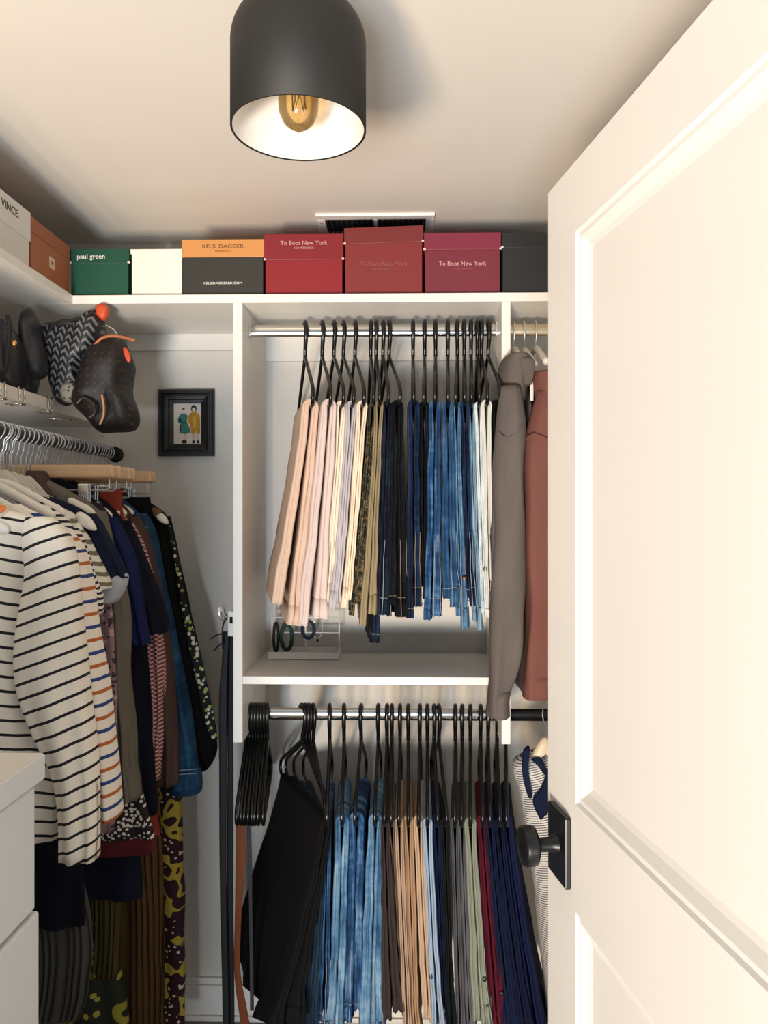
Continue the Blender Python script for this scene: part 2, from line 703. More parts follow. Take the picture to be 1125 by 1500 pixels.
# ------------------------------------------------------------------ built-in shelving
ZT = 2.13                       # top of the upper shelf
YF = 2.0                        # front of the back unit
XF = -0.86                      # front of the left shelf
th = 0.023
ts = thing('top_shelf', (0, YB, ZT), 'long white upper shelf wrapping the back and left walls under shoe boxes', 'shelf')
box('shelf_board', (XL, YF, ZT - th), (XR, YB, ZT), MELA, ts, .0015)
box('shelf_board', (XL, Y0 + .25, ZT - th), (XF, YF - .0005, ZT), MELA, ts, .0015)
box('wall_cleat', (-0.84, YB - .016, ZT - th - .050), (-0.455, YB, ZT - th), MELA, ts, .001)
xa, xb = PY(341, 700, YF).x, PY(355, 700, YF).x
xc, xd = PY(735, 700, YF).x, PY(748, 700, YF).x
zp = PY(0, 1086, YF).z
un = thing('closet_unit', ((xa + xd) / 2, YB, zp), 'white double-hang closet unit with open shelf in its middle', 'closet unit')
HOLE = DARK
for (a, b) in ((xa, xb), (xc, xd)):
    sp = box('side_panel', (a, YF + .002, zp), (b, YB, ZT - th), MELA, un, .0012)
    hv, hf = [], []
    for yy in (YF + .045, YB - .05):
        for k in range(33):
            z = zp + .03 + k * .032
            if z > ZT - .05:
                break
            for sx in (a - .0003, b + .0003):
                i0 = len(hv)
                for q in range(6):
                    hv.append((sx, yy + .0024 * math.cos(q * pi / 3), z + .0024 * math.sin(q * pi / 3)))
                hf.append(tuple(range(i0, i0 + 6)))
    mesh('peg_holes', hv, hf, HOLE, sp, False)['kind'] = 'stuff'
ZL = PY(0, 989, YF).z
box('middle_shelf', (xb, YF, ZL - .021), (xc, YB, ZL), MELA, un, .0012)
box('back_cleat', (xb, YB - .016, ZT - th - .085), (xc, YB, ZT - th - .0), MELA, un, .001)
box('back_cleat', (xb, YB - .016, ZL - .10), (xc, YB, ZL - .021), MELA, un, .001)
ep = thing('end_panel', (-1.02, YB, 0), 'white end panel closing the left hanging section by the back wall', 'panel')
box('panel_board', (XL, 2.335, 0.0), (PY(173, 700, 2.335).x, YB - .001, ZT - th), MELA, ep, .001)
for (x, y) in ((150, 640), (153, 585)):
    p = PY(x, y, 2.334)
    lathe('screw_cap', [(0.0, 0), (.003, 0), (.003, .001), (0, .001)], p, DARK, ep, 10)

# left shelf for handbags
ZBG = 1.852
bs = thing('bag_shelf', (-1.05, 1.6, ZBG), 'white shelf above the left rod holding handbags, chrome clips on its edge', 'shelf')
box('shelf_board', (XL, 1.15, ZBG - .030), (-.90, 2.334, ZBG), MELA, bs, .001)
for (x, y) in ((2, 577), (30, 583), (72, 600)):
    p = PX(x, y, -.90)
    c = tubes('shelf_clip', [[(-.899, p.y - .012, ZBG + .004), (-.895, p.y - .012, ZBG - .02), (-.899, p.y - .012, ZBG - .036), (-.93, p.y - .012, ZBG - .037)],
                             [(-.899, p.y + .012, ZBG + .004), (-.895, p.y + .012, ZBG - .02), (-.899, p.y + .012, ZBG - .036), (-.93, p.y + .012, ZBG - .037)],
                             [(-.896, p.y - .014, ZBG - .036), (-.896, p.y + .014, ZBG - .036)]], .0022, CHROME, bs)
tube('shelf_pin', [(-.96, 2.08, ZBG - .036), (-.915, 2.12, ZBG - .036)], .003, CHROME, bs)

# rods
YR = 2.10
ZR1 = PY(0, 487, YR).z
ZR2 = PY(0, 1043, YR).z


def oval_rod(name, label, x0, x1, y, z, mat, flanges=True):
    t = thing(name, ((x0 + x1) / 2, y, z), label, 'rod')
    V, Fc = [], []
    n = 20
    for x in (x0 + .001, x1 - .001):
        for j in range(n):
            a = 2 * pi * j / n
            V.append((x, y + .0085 * math.cos(a), z + .0165 * math.sin(a)))
    Fc = [(j, (j + 1) % n, n + (j + 1) % n, n + j) for j in range(n)]
    mesh('rod_tube', V, Fc, mat, t)
    for x, s in ((x0, 1), (x1, -1)):
        V = [(x + s * e, y + a, z + b) for e in (.0005, .004) for (a, b) in
             [(.013 * math.cos(q), -.021 * abs(math.sin(q)) if math.sin(q) < 0 else (.021 if 0 < q < pi else 0)) for q in
              [pi * k / 8 for k in range(17)]]]
        k = 17
        Fc = [tuple(range(k)), tuple(range(k, 2 * k))] + [(i, (i + 1) % k, k + (i + 1) % k, k + i) for i in range(k)]
        mesh('rod_flange', V, Fc, STEEL, t, False)
    return t


DRKROD = paint('dark_bronze_rod', '#2b2a2b', 0.3, 0.8)
WRMROD = paint('satin_rod', '#d8c7a6', 0.3, 0.9)
oval_rod('clothes_rod', 'chrome oval rod above the middle shelf carrying pale trousers and jeans', xb, xc, YR, ZR1, CHROME)
oval_rod('clothes_rod', 'chrome oval rod below the middle shelf carrying trousers on black hangers', xb, xc, YR, ZR2, CHROME)
oval_rod('clothes_rod', 'satin rod in the side bay carrying hooded sweatshirts', xd, XR, YR, ZR1, WRMROD)
oval_rod('clothes_rod', 'dark rod in the side bay carrying the striped polo shirt', xd, XR, YR, ZR2, DRKROD)
XRL, ZRL = -0.87, 1.735
rl = thing('clothes_rod', (XRL, 1.5, ZRL), 'dark rod below the bag shelf carrying tops and skirts', 'rod')
tube('rod_tube', [(XRL, Y0 + .12, ZRL), (XRL, 2.333, ZRL)], .0135, paint('grey_rod', '#55585c', 0.35, 0.8), rl, 16)
fl = lathe('rod_flange', [(0.0, 0), (.024, 0), (.024, .006), (.0, .006)], (0, 0, 0), BLACKM, None, 24)
fl.parent = rl
fl.rotation_euler = (pi / 2, 0, 0)
fl.location = (0, 2.334 - 1.5, 0)

# ceiling register
vt = thing('ceiling_vent', (-.07, 2.2, ZC), 'white steel ceiling register with dark slots above the shoe boxes', 'vent')
va = PY(462, 312, 1.0)
yv = (ZC - CAMZ) / (va.z - CAMZ)
x0v, x1v = PY(462, 312, yv).x, PY(637, 316, yv).x
y1v = min(yv + .155, YB - .012)
box('duct_slot', (x0v + .02, yv + .02, ZC - .0035), (x1v - .02, y1v - .02, ZC - .0015), DARK, vt)
for nm, lo, hi in (('frame_bar', (x0v, yv), (x1v, yv + .028)), ('frame_bar', (x0v, y1v - .022), (x1v, y1v)),
                   ('frame_bar', (x0v, yv + .028), (x0v + .024, y1v - .022)), ('frame_bar', (x1v - .024, yv + .028), (x1v, y1v - .022)),
                   ('centre_bar', ((x0v + x1v) / 2 - .006, yv + .028), ((x0v + x1v) / 2 + .006, y1v - .022))):
    box(nm, (*lo, ZC - .009), (*hi, ZC - .0005), WHITEP, vt, .0015)
for k in range(20):
    x = x0v + .03 + k * (x1v - x0v - .06) / 19
    box('louver', (x - .0018, yv + .028, ZC - .012), (x + .0018, y1v - .022, ZC - .002), BLACKM, vt)
for (x, y) in ((x0v + .012, yv + .05), (x1v - .012, yv + .05)):
    lathe('screw', [(0, -.002), (.004, -.001), (.0045, 0.0)], (x, y, ZC - .009), STEEL, vt, 12)

# ------------------------------------------------------------------ ceiling lamp
LD = 1.085
lc = PY(437.5, 191, LD)
R = .0955
zr = lc.z
lt = thing('ceiling_lamp', (lc.x, lc.y, ZC), 'black drum flush-mount ceiling lamp with white inside and clear bulb', 'lamp')
outer = [(R, 0), (R, .118)]
inner = [(R - .003, .001), (R - .003, .117)]
for k in range(1, 13):
    a = k / 12 * pi / 2
    rr = .062
    outer.append((R - rr + rr * math.cos(a), .118 + rr * math.sin(a)))
    inner.append((R - .003 - rr + rr * math.cos(a), .116 + rr * math.sin(a)))
outer.append((.012, .181))
lathe('lamp_shade', [(R - .003, .001), (R - .0015, -.0008), (R, 0)] + outer[1:], (lc.x, lc.y, zr), BLACKM, lt, 72)
lathe('shade_lining', inner + [(.012, .178)], (lc.x, lc.y, zr), WHITEP, lt, 72)
lathe('stem', [(.0125, .17), (.0125, ZC - zr - .02)], (lc.x, lc.y, zr), BLACKM, lt, 24)
lathe('canopy', [(.062, ZC - zr), (.062, ZC - zr - .018), (.055, ZC - zr - .024), (.0, ZC - zr - .024)], (lc.x, lc.y, zr), BLACKM, lt, 48)
lathe('bulb_socket', [(.0, .178), (.019, .178), (.019, .125), (.015, .122), (.0, .122)], (lc.x, lc.y, zr), WHITEP, lt, 24)
bulb = lathe('bulb', [(.013, .124), (.0135, .104), (.018, .086), (.0255, .062), (.0290, .042), (.0275, .024), (.021, .010), (.012, .003), (.004, -.001), (.0, -.004)],
             (lc.x, lc.y, zr), glass('bulb_glass', '#f6e2b8', 0.03, 0.72), lt, 32)
FIL = paint('filament_wire', '#6b5a3a', 0.4, 0.6)
tubes('filament', [[(lc.x, lc.y, zr + .12), (lc.x, lc.y, zr + .045)],
                   [(lc.x + .010 * math.cos(k * .9), lc.y + .010 * math.sin(k * .9), zr + (.030 if k % 2 else .07)) for k in range(8)]], .0011, FIL, bulb)
for s in (-1, 1):
    lathe('canopy_screw', [(0, -.008), (.005, -.006), (.006, 0)], (lc.x + s * .035, lc.y - .02, ZC - .024), STEEL, lt, 12)

# ------------------------------------------------------------------ dresser (front faces the clothes)
cf = PY(67, 1103, 1.08)
DZ, DX, DY1, DY0 = cf.z, cf.x, 1.08, 0.46
dr = thing('dresser', (DX - .24, .77, 0), 'tall white chest of drawers beside the striped shirts', 'dresser')
box('top_board', (XL + .02, DY0, DZ - .036), (DX, DY1, DZ), DRESS, dr, .003, True, 3)
box('warm_lit_top', (XL + .02, DY0 + .002, DZ - .0001), (DX - .003, DY1 - .004, DZ + .0012), paint('dresser_top_lit', '#e4dccf', .35, var=.01), dr)  # thin top sheet with the warm light painted into its colour
box('carcass', (XL + .02, DY0 + .003, 0.0), (DX - .03, DY1 - .006, DZ - .036), DRESS, dr)
z = DZ - .044
for k in range(5):
    h = .172 if k == 0 else .215
    if z - h < .02: break
    df = box('drawer', (DX - .03, DY0 + .006, z - h), (DX - .010 + (.003 if k else 0), DY1 - (.010 if k == 0 else .004), z), DRESS, dr, .004, True, 3)
    z -= h + .005

# ------------------------------------------------------------------ text
def text(name, body, size, loc, rot, mat, parent, align='CENTER', ext=.0004, sx=1.0):
    cu = bpy.data.curves.new(name, 'FONT')
    cu.body = body
    cu.size = size
    cu.align_x = align
    cu.extrude = ext
    cu.resolution_u = 3
    o = bpy.data.objects.new(name, cu)
    COL.objects.link(o)
    dg = bpy.context.evaluated_depsgraph_get()
    me = bpy.data.meshes.new_from_object(o.evaluated_get(dg))
    bpy.data.objects.remove(o)
    me.transform(Matrix.Translation(loc) @ rot.to_4x4() @ Matrix.Diagonal((sx, 1, 1, 1)))
    return link_mesh(name, me, mat, parent, False)


RY = Matrix.Rotation(pi / 2, 3, 'X')                                   # reads towards -Y
RXP = Matrix.Rotation(pi / 2, 3, 'Z') @ Matrix.Rotation(pi / 2, 3, 'X')  # reads towards +X

# ------------------------------------------------------------------ shoe boxes
def card(name, col, rough=.5): return paint(name, col, rough, var=.06, scale=14, bmp=.04)


WEAR = paint('worn_card_edge', '#d9cabb', .8)


def shoe_box(label, xl, xr, yt, ysplit, body, lid, depth=.30, tilt=0.0, Yf=2.02, lines=(), wear=True, lidover=.003):
    a, b = PY(xl, yt, Yf), PY(xr, 424, Yf)
    zs, zt = PY(xl, ysplit, Yf).z, a.z
    t = thing('shoe_box', ((a.x + b.x) / 2, Yf + depth / 2, ZT), label, 'box', 'shoe boxes on the top shelf')
    box('box_body', (a.x + lidover, Yf + .002, ZT + .0005), (b.x - lidover, Yf + depth - .003, zt - .003), body, t, .001)
    l = box('box_lid', (a.x, Yf, zs), (b.x, Yf + depth, zt), lid, t, .0012)
    if tilt:
        for v in l.data.vertices:
            if v.co.x > 0:
                v.co.z += tilt
    if wear:
        for (x, z) in ((a.x + .004, ZT + .004), (b.x - .004, ZT + .004), (a.x + .0015, zs + .003), (b.x - .0015, zs + .003 + tilt)):
            box('worn_corner', (x - .003, Yf - .0006, z - .003), (x + .0035, Yf + .003, z + .002), WEAR, t, .001)
        box('worn_edge', (a.x + .008, Yf + .0012, ZT + .0006), (b.x - .012, Yf + .0025, ZT + .0025), WEAR, t)
    cx = (a.x + b.x) / 2
    for (s, size, py, col, dx, sx) in lines:
        on_lid = py < ysplit
        text('printed_text', s, size, Vector((cx + dx, Yf - (.0006 if on_lid else -.0014), PY(0, py, Yf).z)), RY, col, t, sx=sx)
    return t


GOLD = paint('faded_print', '#c99a94', .6)
GOLD2 = paint('dim_print', '#8f5450', .6)
INKW = paint('white_print', '#e8e6df', .6)
INKD = paint('brown_print', '#5e3b1d', .6)
INKK = paint('black_print', '#2a2a2a', .6)
shoe_box('dark green shoe box with white script on its lid', 102, 189, 365, 386, card('green_card', '#0d4a38'), card('green_card_lid', '#0b4634'),
         lines=[('paul green', .018, 380, INKW, -.022, 1.0)])
shoe_box('plain white shoe box beside the green one', 191, 268, 365, 372, card('white_card', '#ece5d8'), card('white_card', '#ece5d8'), wear=False)
shoe_box('black shoe box with an orange-tan lid', 266, 387, 351, 377, card('black_card', '#2b2a25'), card('tan_card', '#c98a4b'), wear=False,
         lines=[('KELSI DAGGER', .0145, 366, INKD, 0, 1.15), ('BROOKLYN', .006, 371, INKD, 0, 1.3), ('KELSIDAGGERBK.COM', .0085, 418, INKW, .0, 1.2)])
shoe_box('bright red shoe box with pale lettering on its lid', 387, 503, 343, 381, card('red_card', '#86101c'), card('red_card_lid', '#7d0f1c'),
         lines=[('To Boot New York', .0155, 362, GOLD, 0, 1.0), ('ADAM DERRICK', .0075, 368, GOLD, 0, 1.0)])
shoe_box('brick red shoe box with a skewed lid, tallest on the shelf', 504, 620, 334, 358, card('brick_card', '#7b2424'), card('brick_card_lid', '#702020'), tilt=.006,
         lines=[('To Boot New York', .0155, 393, GOLD2, 0, 1.0), ('ADAM DERRICK', .0075, 399, GOLD2, 0, 1.0)])
shoe_box('plum red shoe box with worn white lid corners', 621, 734, 341, 366, card('plum_card', '#702030'), card('plum_card_lid', '#7a2038'),
         lines=[('To Boot New York', .0155, 393, GOLD, 0, 1.0), ('ADAM DERRICK', .0075, 399, GOLD2, 0, 1.0)])
shoe_box('black shoe box standing beside the plum red one', 735, 850, 341, 363, card('black_box', '#1c1f20'), card('black_box_lid', '#191c1d'))


def side_box(label, xl, xr, ytl, split_l, body, lid, txt=None):
    """box standing on the left shelf, face towards +X"""
    Xf = XF - .012
    far, near = PX(xr, 400, Xf).y, PX(xl, 300, Xf).y
    zt = PX(xr, ytl, Xf).z
    zs = PX(xr, split_l, Xf).z
    t = thing('shoe_box', (Xf - .16, (far + near) / 2, ZT), label, 'box', 'shoe boxes on the top shelf')
    box('box_body', (Xf - .31, near + .003, ZT + .0005), (Xf - .002, far - .003, zt - .002), body, t, .001)
    box('box_lid', (Xf - .313, near, zs), (Xf, far, zt), lid, t, .0012)
    return t, Xf, near, far


t, Xf, n_, f_ = side_box('tan brown shoe box on the left shelf with a small white sticker', 46, 103, 362, 382, card('kraft_card', '#a5623f'), card('kraft_lid', '#9c5c3b'))
p = PX(77, 386, Xf)
box('sticker', (Xf - .0018, p.y - .014, p.z - .014), (Xf - .0006, p.y + .014, p.z + .014), paint('cream_label', '#d8b7a0', .6), t)
text('printed_text', 'M', .014, Vector((Xf - .0004, p.y, p.z - .005)), RXP, INKD, t)
t, Xf, n_, f_ = side_box('large white shoe box with dark lettering on the left shelf', -85, 45, 312, 354, card('grey_white_card', '#d9d7d1'), card('grey_white_lid', '#dddbd5'))
p = PX(15, 305, Xf)
text('printed_text', 'VINCE.', .026, Vector((Xf + .0004, p.y, p.z - .009)), RXP, INKK, t)

# ------------------------------------------------------------------ handbags on the left shelf
LTH = paint('orange_leather', '#c24a25', .5)
TAN = paint('tan_leather', '#a8623a', .5)
b1 = thing('handbag', PY(95, 600, 2.0), 'black tote in pale chevron canvas with an orange leather tip', 'handbag', 'handbags on the left shelf')
CHEV = chevron('chevron_canvas')
puff('tote_body', [(62, 478), (90, 474), (118, 470), (140, 452), (152, 464), (152, 488), (138, 520), (119, 545), (121, 574), (108, 590), (93, 594), (78, 580), (70, 540)], 2.0, .055, CHEV, b1, wr=.02, seed=2)
puff('orange_tip', [(141, 448), (150, 444), (159, 450), (159, 462), (153, 470), (145, 466), (140, 458)], 1.985, .014, LTH, b1)
puff('worn_pouch', [(92, 566), (104, 560), (116, 568), (112, 584), (100, 592), (90, 580)], 1.955, .02, spots('speckled_canvas', '#8c8577', '#4a4640', 90, .3), b1, wr=.01)
tube('handle', catmull([tuple(PY(x, y, 1.96)) for x, y in ((66, 500), (80, 474), (110, 468), (138, 456))], 20), .004, paint('black_leather', '#0b0b0c', .7), b1)
b2 = thing('handbag', PY(160, 633, 1.99), 'slouchy dark brown monogram handbag overhanging the shelf end', 'handbag', 'handbags on the left shelf')
MONO = spots('monogram_canvas', '#15100f', '#3a291f', 52, .17, '#33241b', rnd=0.0, rough=.6)
puff('bag_body', [(118, 548), (130, 515), (142, 500), (162, 494), (182, 500), (193, 526), (188, 552), (189, 572), (200, 598), (203, 616), (197, 631), (170, 634), (146, 633), (126, 612), (108, 592), (116, 570)], 1.99, .075, MONO, b2, wr=.025, seed=5)
puff('leather_tag', [(180, 510), (187, 511), (192, 525), (189, 532), (184, 526)], 1.925, .004, LTH, b2, sub=2)
tube('piping', catmull([tuple(PY(x, y, 1.903)) for x, y in ((149, 578), (152, 595), (151, 610), (146, 622))], 16), .0026, paint('pale_piping', '#c98d62', .5), b2)
tube('handle', catmull([tuple(PY(x, y, 1.95)) for x, y in ((138, 506), (150, 495), (170, 492), (198, 499))], 20), .004, TAN, b2)
tube('handle', catmull([tuple(PY(x, y, 1.905)) for x, y in ((112, 592), (122, 583), (136, 592), (138, 606), (130, 612))], 20), .005, paint('dark_brown_leather', '#2b1d18', .4), b2)
tube('swing_tag_string', [PY(155, 476, 1.96), PY(166, 482, 1.96), PY(172, 490, 1.96)], .0008, INKW, b2, 5)
b3 = thing('handbag', PY(50, 570, 1.93), 'smooth charcoal leather handbag standing behind the chevron tote', 'handbag', 'handbags on the left shelf')
puff('bag_body', [(36, 452), (52, 462), (58, 490), (66, 520), (68, 545), (58, 556), (45, 562), (40, 590), (22, 580), (28, 500)], 1.93, .05, paint('charcoal_leather', '#2b2c30', .35, var=.1), b3, wr=.02, seed=8)
b4 = thing('handbag', PY(10, 570, 1.82), 'black leather handbag with curved strap and a gold stud', 'handbag', 'handbags on the left shelf')
puff('bag_body', [(-60, 460), (-10, 462), (12, 475), (26, 500), (34, 540), (36, 572), (10, 576), (-60, 572)], 1.82, .06, paint('navy_black_leather', '#10131a', .35, var=.1), b4, wr=.02, seed=9)
tube('strap', catmull([tuple(PY(x, y, 1.755)) for x, y in ((0, 550), (8, 540), (12, 510), (14, 478), (10, 462))], 22), .005, paint('black_leather', '#0b0b0c', .7), b4)
puff('gold_stud', [(18, 500), (23, 498), (25, 503), (22, 508), (18, 506)], 1.76, .006, paint('gold_metal', '#d8a85a', .3, .9), b4, 4, sub=2)

# ------------------------------------------------------------------ framed picture on the back wall
pf = thing('picture_frame', PY(274, 620, YB), 'small black wooden frame with a drawing of two standing figures', 'picture')
BLKW = paint('black_frame_wood', '#1a1b1c', .4, bmp=.05)
fa, fb = PY(233, 571, YB - .01), PY(314, 668, YB - .01)
ia, ib = PY(254, 591, YB - .01), PY(294, 650, YB - .01)
prof = [(0.0, 0.0), (0.0, .020), (.10, .026), (.28, .026), (.34, .018), (.46, .018), (.50, .022), (.70, .020), (.76, .014), (.95, .012), (1.0, .006)]
V, Fc = [], []
for f, h in prof:
    l, r_ = fa.x + (ia.x - fa.x) * f, fb.x + (ib.x - fb.x) * f
    t_, b_ = fa.z + (ia.z - fa.z) * f, fb.z + (ib.z - fb.z) * f
    V += [(l, YB - h, b_), (r_, YB - h, b_), (r_, YB - h, t_), (l, YB - h, t_)]
for i in range(len(prof) - 1):
    for j in range(4):
        Fc.append((i * 4 + j, i * 4 + (j + 1) % 4, (i + 1) * 4 + (j + 1) % 4, (i + 1) * 4 + j))
mesh('frame', V, Fc, BLKW, pf, False)
pr = box('print', (ia.x - .002, YB - .006, ib.z - .002), (ib.x + .002, YB - .001, ia.z + .002), paint('print_paper', '#ddd0c2', .8), pf)


def ink(name, pts, col, lay):
    Yp = YB - .0061 - lay * .0003
    s, ox, oy = 1 / 11.25, 225, 560
    return plate(name, [PY(ox + x * s, oy + y * s, Yp) for x, y in pts], .0002, paint('ink_' + col.strip('#'), col, .8, var=.08, scale=120), pr)


def oval(cx, cy, rx, ry, n=16): return [(cx + rx * math.cos(2 * pi * k / n), cy + ry * math.sin(2 * pi * k / n)) for k in range(n)]


ink('teal_dress', [(430, 530), (480, 510), (540, 520), (560, 560), (545, 650), (600, 760), (612, 830), (520, 855), (430, 840), (425, 760), (455, 690), (405, 660), (400, 610)], '#3f7f73', 1)
ink('dress_shade', [(430, 690), (455, 690), (450, 800), (432, 835), (424, 800)], '#16342f', 2)
ink('belt', [(455, 655), (548, 650), (550, 668), (455, 675)], '#16342f', 2)
ink('sleeve', [(405, 600), (440, 590), (470, 620), (470, 640), (410, 665)], '#1d4a42', 2)
ink('face', oval(500, 462, 26, 34), '#e6d3c2', 2)
ink('hair', oval(492, 437, 22, 14), '#5d4a40', 3)
ink('legs', [(500, 850), (545, 850), (530, 950), (495, 955)], '#d8c0ad', 1)
ink('boots', [(475, 950), (545, 945), (545, 1005), (462, 1008)], '#2c1a1c', 2)
ink('yellow_coat', [(600, 510), (640, 495), (710, 495), (750, 540), (766, 600), (766, 840), (720, 855), (705, 780), (690, 850), (620, 845), (612, 720), (560, 630), (560, 580)], '#c08a22', 1)
ink('coat_light', [(640, 560), (700, 560), (700, 760), (640, 760)], '#d3a23c', 2)
ink('hood', oval(662, 435, 46, 62), '#1a1618', 2)
ink('face', oval(662, 452, 28, 38), '#e8d8c8', 3)
ink('legs', [(630, 850), (690, 850), (672, 960), (645, 960)], '#cdb59f', 1)
ink('legs', [(705, 850), (740, 850), (735, 960), (712, 960)], '#cdb59f', 1)
ink('shoes', [(640, 955), (675, 955), (675, 1006), (636, 1006)], '#17110f', 2)
ink('shoes', [(708, 955), (750, 960), (758, 1006), (715, 1006)], '#17110f', 2)

# ------------------------------------------------------------------ jewellery stand on the middle shelf
YJ = 2.225
js = thing('jewelry_stand', PY(445, 960, YJ), 'small white tray stand with hanging necklaces on the middle shelf', 'organizer')
ja, jb = PY(392, 951, YJ), PY(496, 951, YJ)
for lo, hi in (((ja.x, YJ), (jb.x, YJ + .004)), ((ja.x, YJ + .085), (jb.x, YJ + .089)), ((ja.x, YJ + .004), (ja.x + .004, YJ + .085)), ((jb.x - .004, YJ + .004), (jb.x, YJ + .085))):
    box('tray_wall', (*lo, ZL + .001), (*hi, ZL + .022), WHITEP, js, .001)
box('tray_floor', (ja.x + .004, YJ + .004, ZL + .001), (jb.x - .004, YJ + .085, ZL + .004), WHITEP, js)
for x in (ja.x + .003, (ja.x + jb.x) / 2, jb.x - .003):
    tube('post', [(x, YJ + .06, ZL + .004), (x, YJ + .06, ZL + .16)], .002, WHITEP, js)
for h in (.07, .115, .158):
    tube('crossbar', [(ja.x + .003, YJ + .06, ZL + h), (jb.x - .003, YJ + .06, ZL + h)], .0017, WHITEP, js)
random.seed(3)


def necklace(label, x, z, wdt, drop, r, mat, pend=None):
    pts = [(x + wdt * math.sin(2 * pi * k / 28), YJ + .052, z - drop / 2 + drop / 2 * math.cos(2 * pi * k / 28)) for k in range(28)]
    t = thing('necklace', (x, YJ + .052, z - drop), label, 'jewelry', 'jewelry on the small stand')
    V, Fc = tube_geo(pts, r, 6, True)
    mesh('chain', V, Fc, mat, t)
    if pend:
        lathe('pendant', [(0, -.006), (.004, -.003), (.0045, 0), (.003, .003), (0, .005)], (x, YJ + .052, z - drop - .004), pend, t, 12)


SIL = paint('silver', '#b9b6ae', .25, .9)
necklace('dark green beaded necklace on the jewelry stand', ja.x + .048, ZL + .095, .016, .075, .006, spots('green_beads', '#1d3d34', '#3b6a58', 120, .3))
necklace('black and white beaded strand on the jewelry stand', ja.x + .016, ZL + .10, .007, .085, .004, spots('bw_beads', '#15130f', '#c9c4b8', 170, .35))
necklace('thin silver chain with dark drop pendant on the jewelry stand', ja.x + .14, ZL + .115, .014, .062, .001, SIL, paint('onyx', '#1b1a1d', .2))
necklace('striped navy bangle on the jewelry stand', ja.x + .112, ZL + .105, .018, .05, .005, stripes('navy_bands', '#1c2a44', [(.4, .6, '#c8cdd6')], .01), None)
for (x, lab) in ((ja.x + .07, 'thin silver bangle lying in the jewelry tray'), (ja.x + .16, 'gold lidded trinket tin lying in the jewelry tray')):
    g = thing('bracelet', (x, YJ + .035, ZL + .004), lab, 'jewelry', 'jewelry on the small stand')
    V, Fc = tube_geo([(x + .021 * math.cos(k * pi / 12), YJ + .035 + .02 * math.sin(k * pi / 12), ZL + .008) for k in range(24)], .004, 8, True)
    mesh('band', V, Fc, SIL if 'silver' in lab else paint('gold_metal', '#d8a85a', .3, .9), g)

# ------------------------------------------------------------------ black hangers and folded trousers
def hanger_mesh():
    """black tubular hanger in its own plane: local y is its width (near end -y), rod centre at the origin"""
    hook = [(0, .0235 * math.cos(a), .0235 * math.sin(a) + .001) for a in [math.radians(d) for d in range(-25, 181, 14)]]
    hook += [(0, -.023, -.012), (0, -.018, -.030), (0, -.006, -.046), (0, 0, -.060), (0, 0, -.074)]
    fr = [(0, 0, -.072)]
    for s in (-1, 1):
        side = [(0, s * .010, -.076), (0, s * .10, -.128), (0, s * .185, -.176), (0, s * .200, -.190), (0, s * .204, -.206), (0, s * .198, -.222), (0, s * .186, -.229)]
        fr = fr + side if s < 0 else fr + [(0, -.10, -.229), (0, 0, -.229), (0, .10, -.229)] + side[::-1]
    m1 = bpy.data.meshes.new('hook')
    V, Fc = tube_geo(hook, [.0058] * (len(hook) - 3) + [.0052] * 3, 8)
    m1.from_pydata([tuple(v) for v in V], [], Fc)
    m2 = bpy.data.meshes.new('frame')
    V, Fc = tube_geo(fr, .0047, 8, True)
    m2.from_pydata([tuple(v) for v in V], [], Fc)
    for m in (m1, m2):
        m.materials.append(BLACKP)
        for p_ in m.polygons: p_.use_smooth = True
    return m1, m2


HK, HF = hanger_mesh()
ZBAR = -.229


def black_hanger(X, z, phi, label, group, tilt=0.0):
    t = thing('clothes_hanger', (X, YR, z), label, 'hanger', group, phi)
    for nm, me in (('hook', HK), ('hanger_frame', HF)):
        o = bpy.data.objects.new(nm, me)
        COL.objects.link(o)
        o.parent = t
    return t


def yaw_from(hx, nx, yrod, near=.2):
    a, b = PY(hx, 700, YR), PY(nx, 700, YR - near)
    return a.x, math.asin(max(-.95, min(.95, (b.x - a.x) / near)))


BTN = paint('button_brass', '#5a4326', .4, .7)
BTNK = paint('button_dark', '#1b1512', .4)


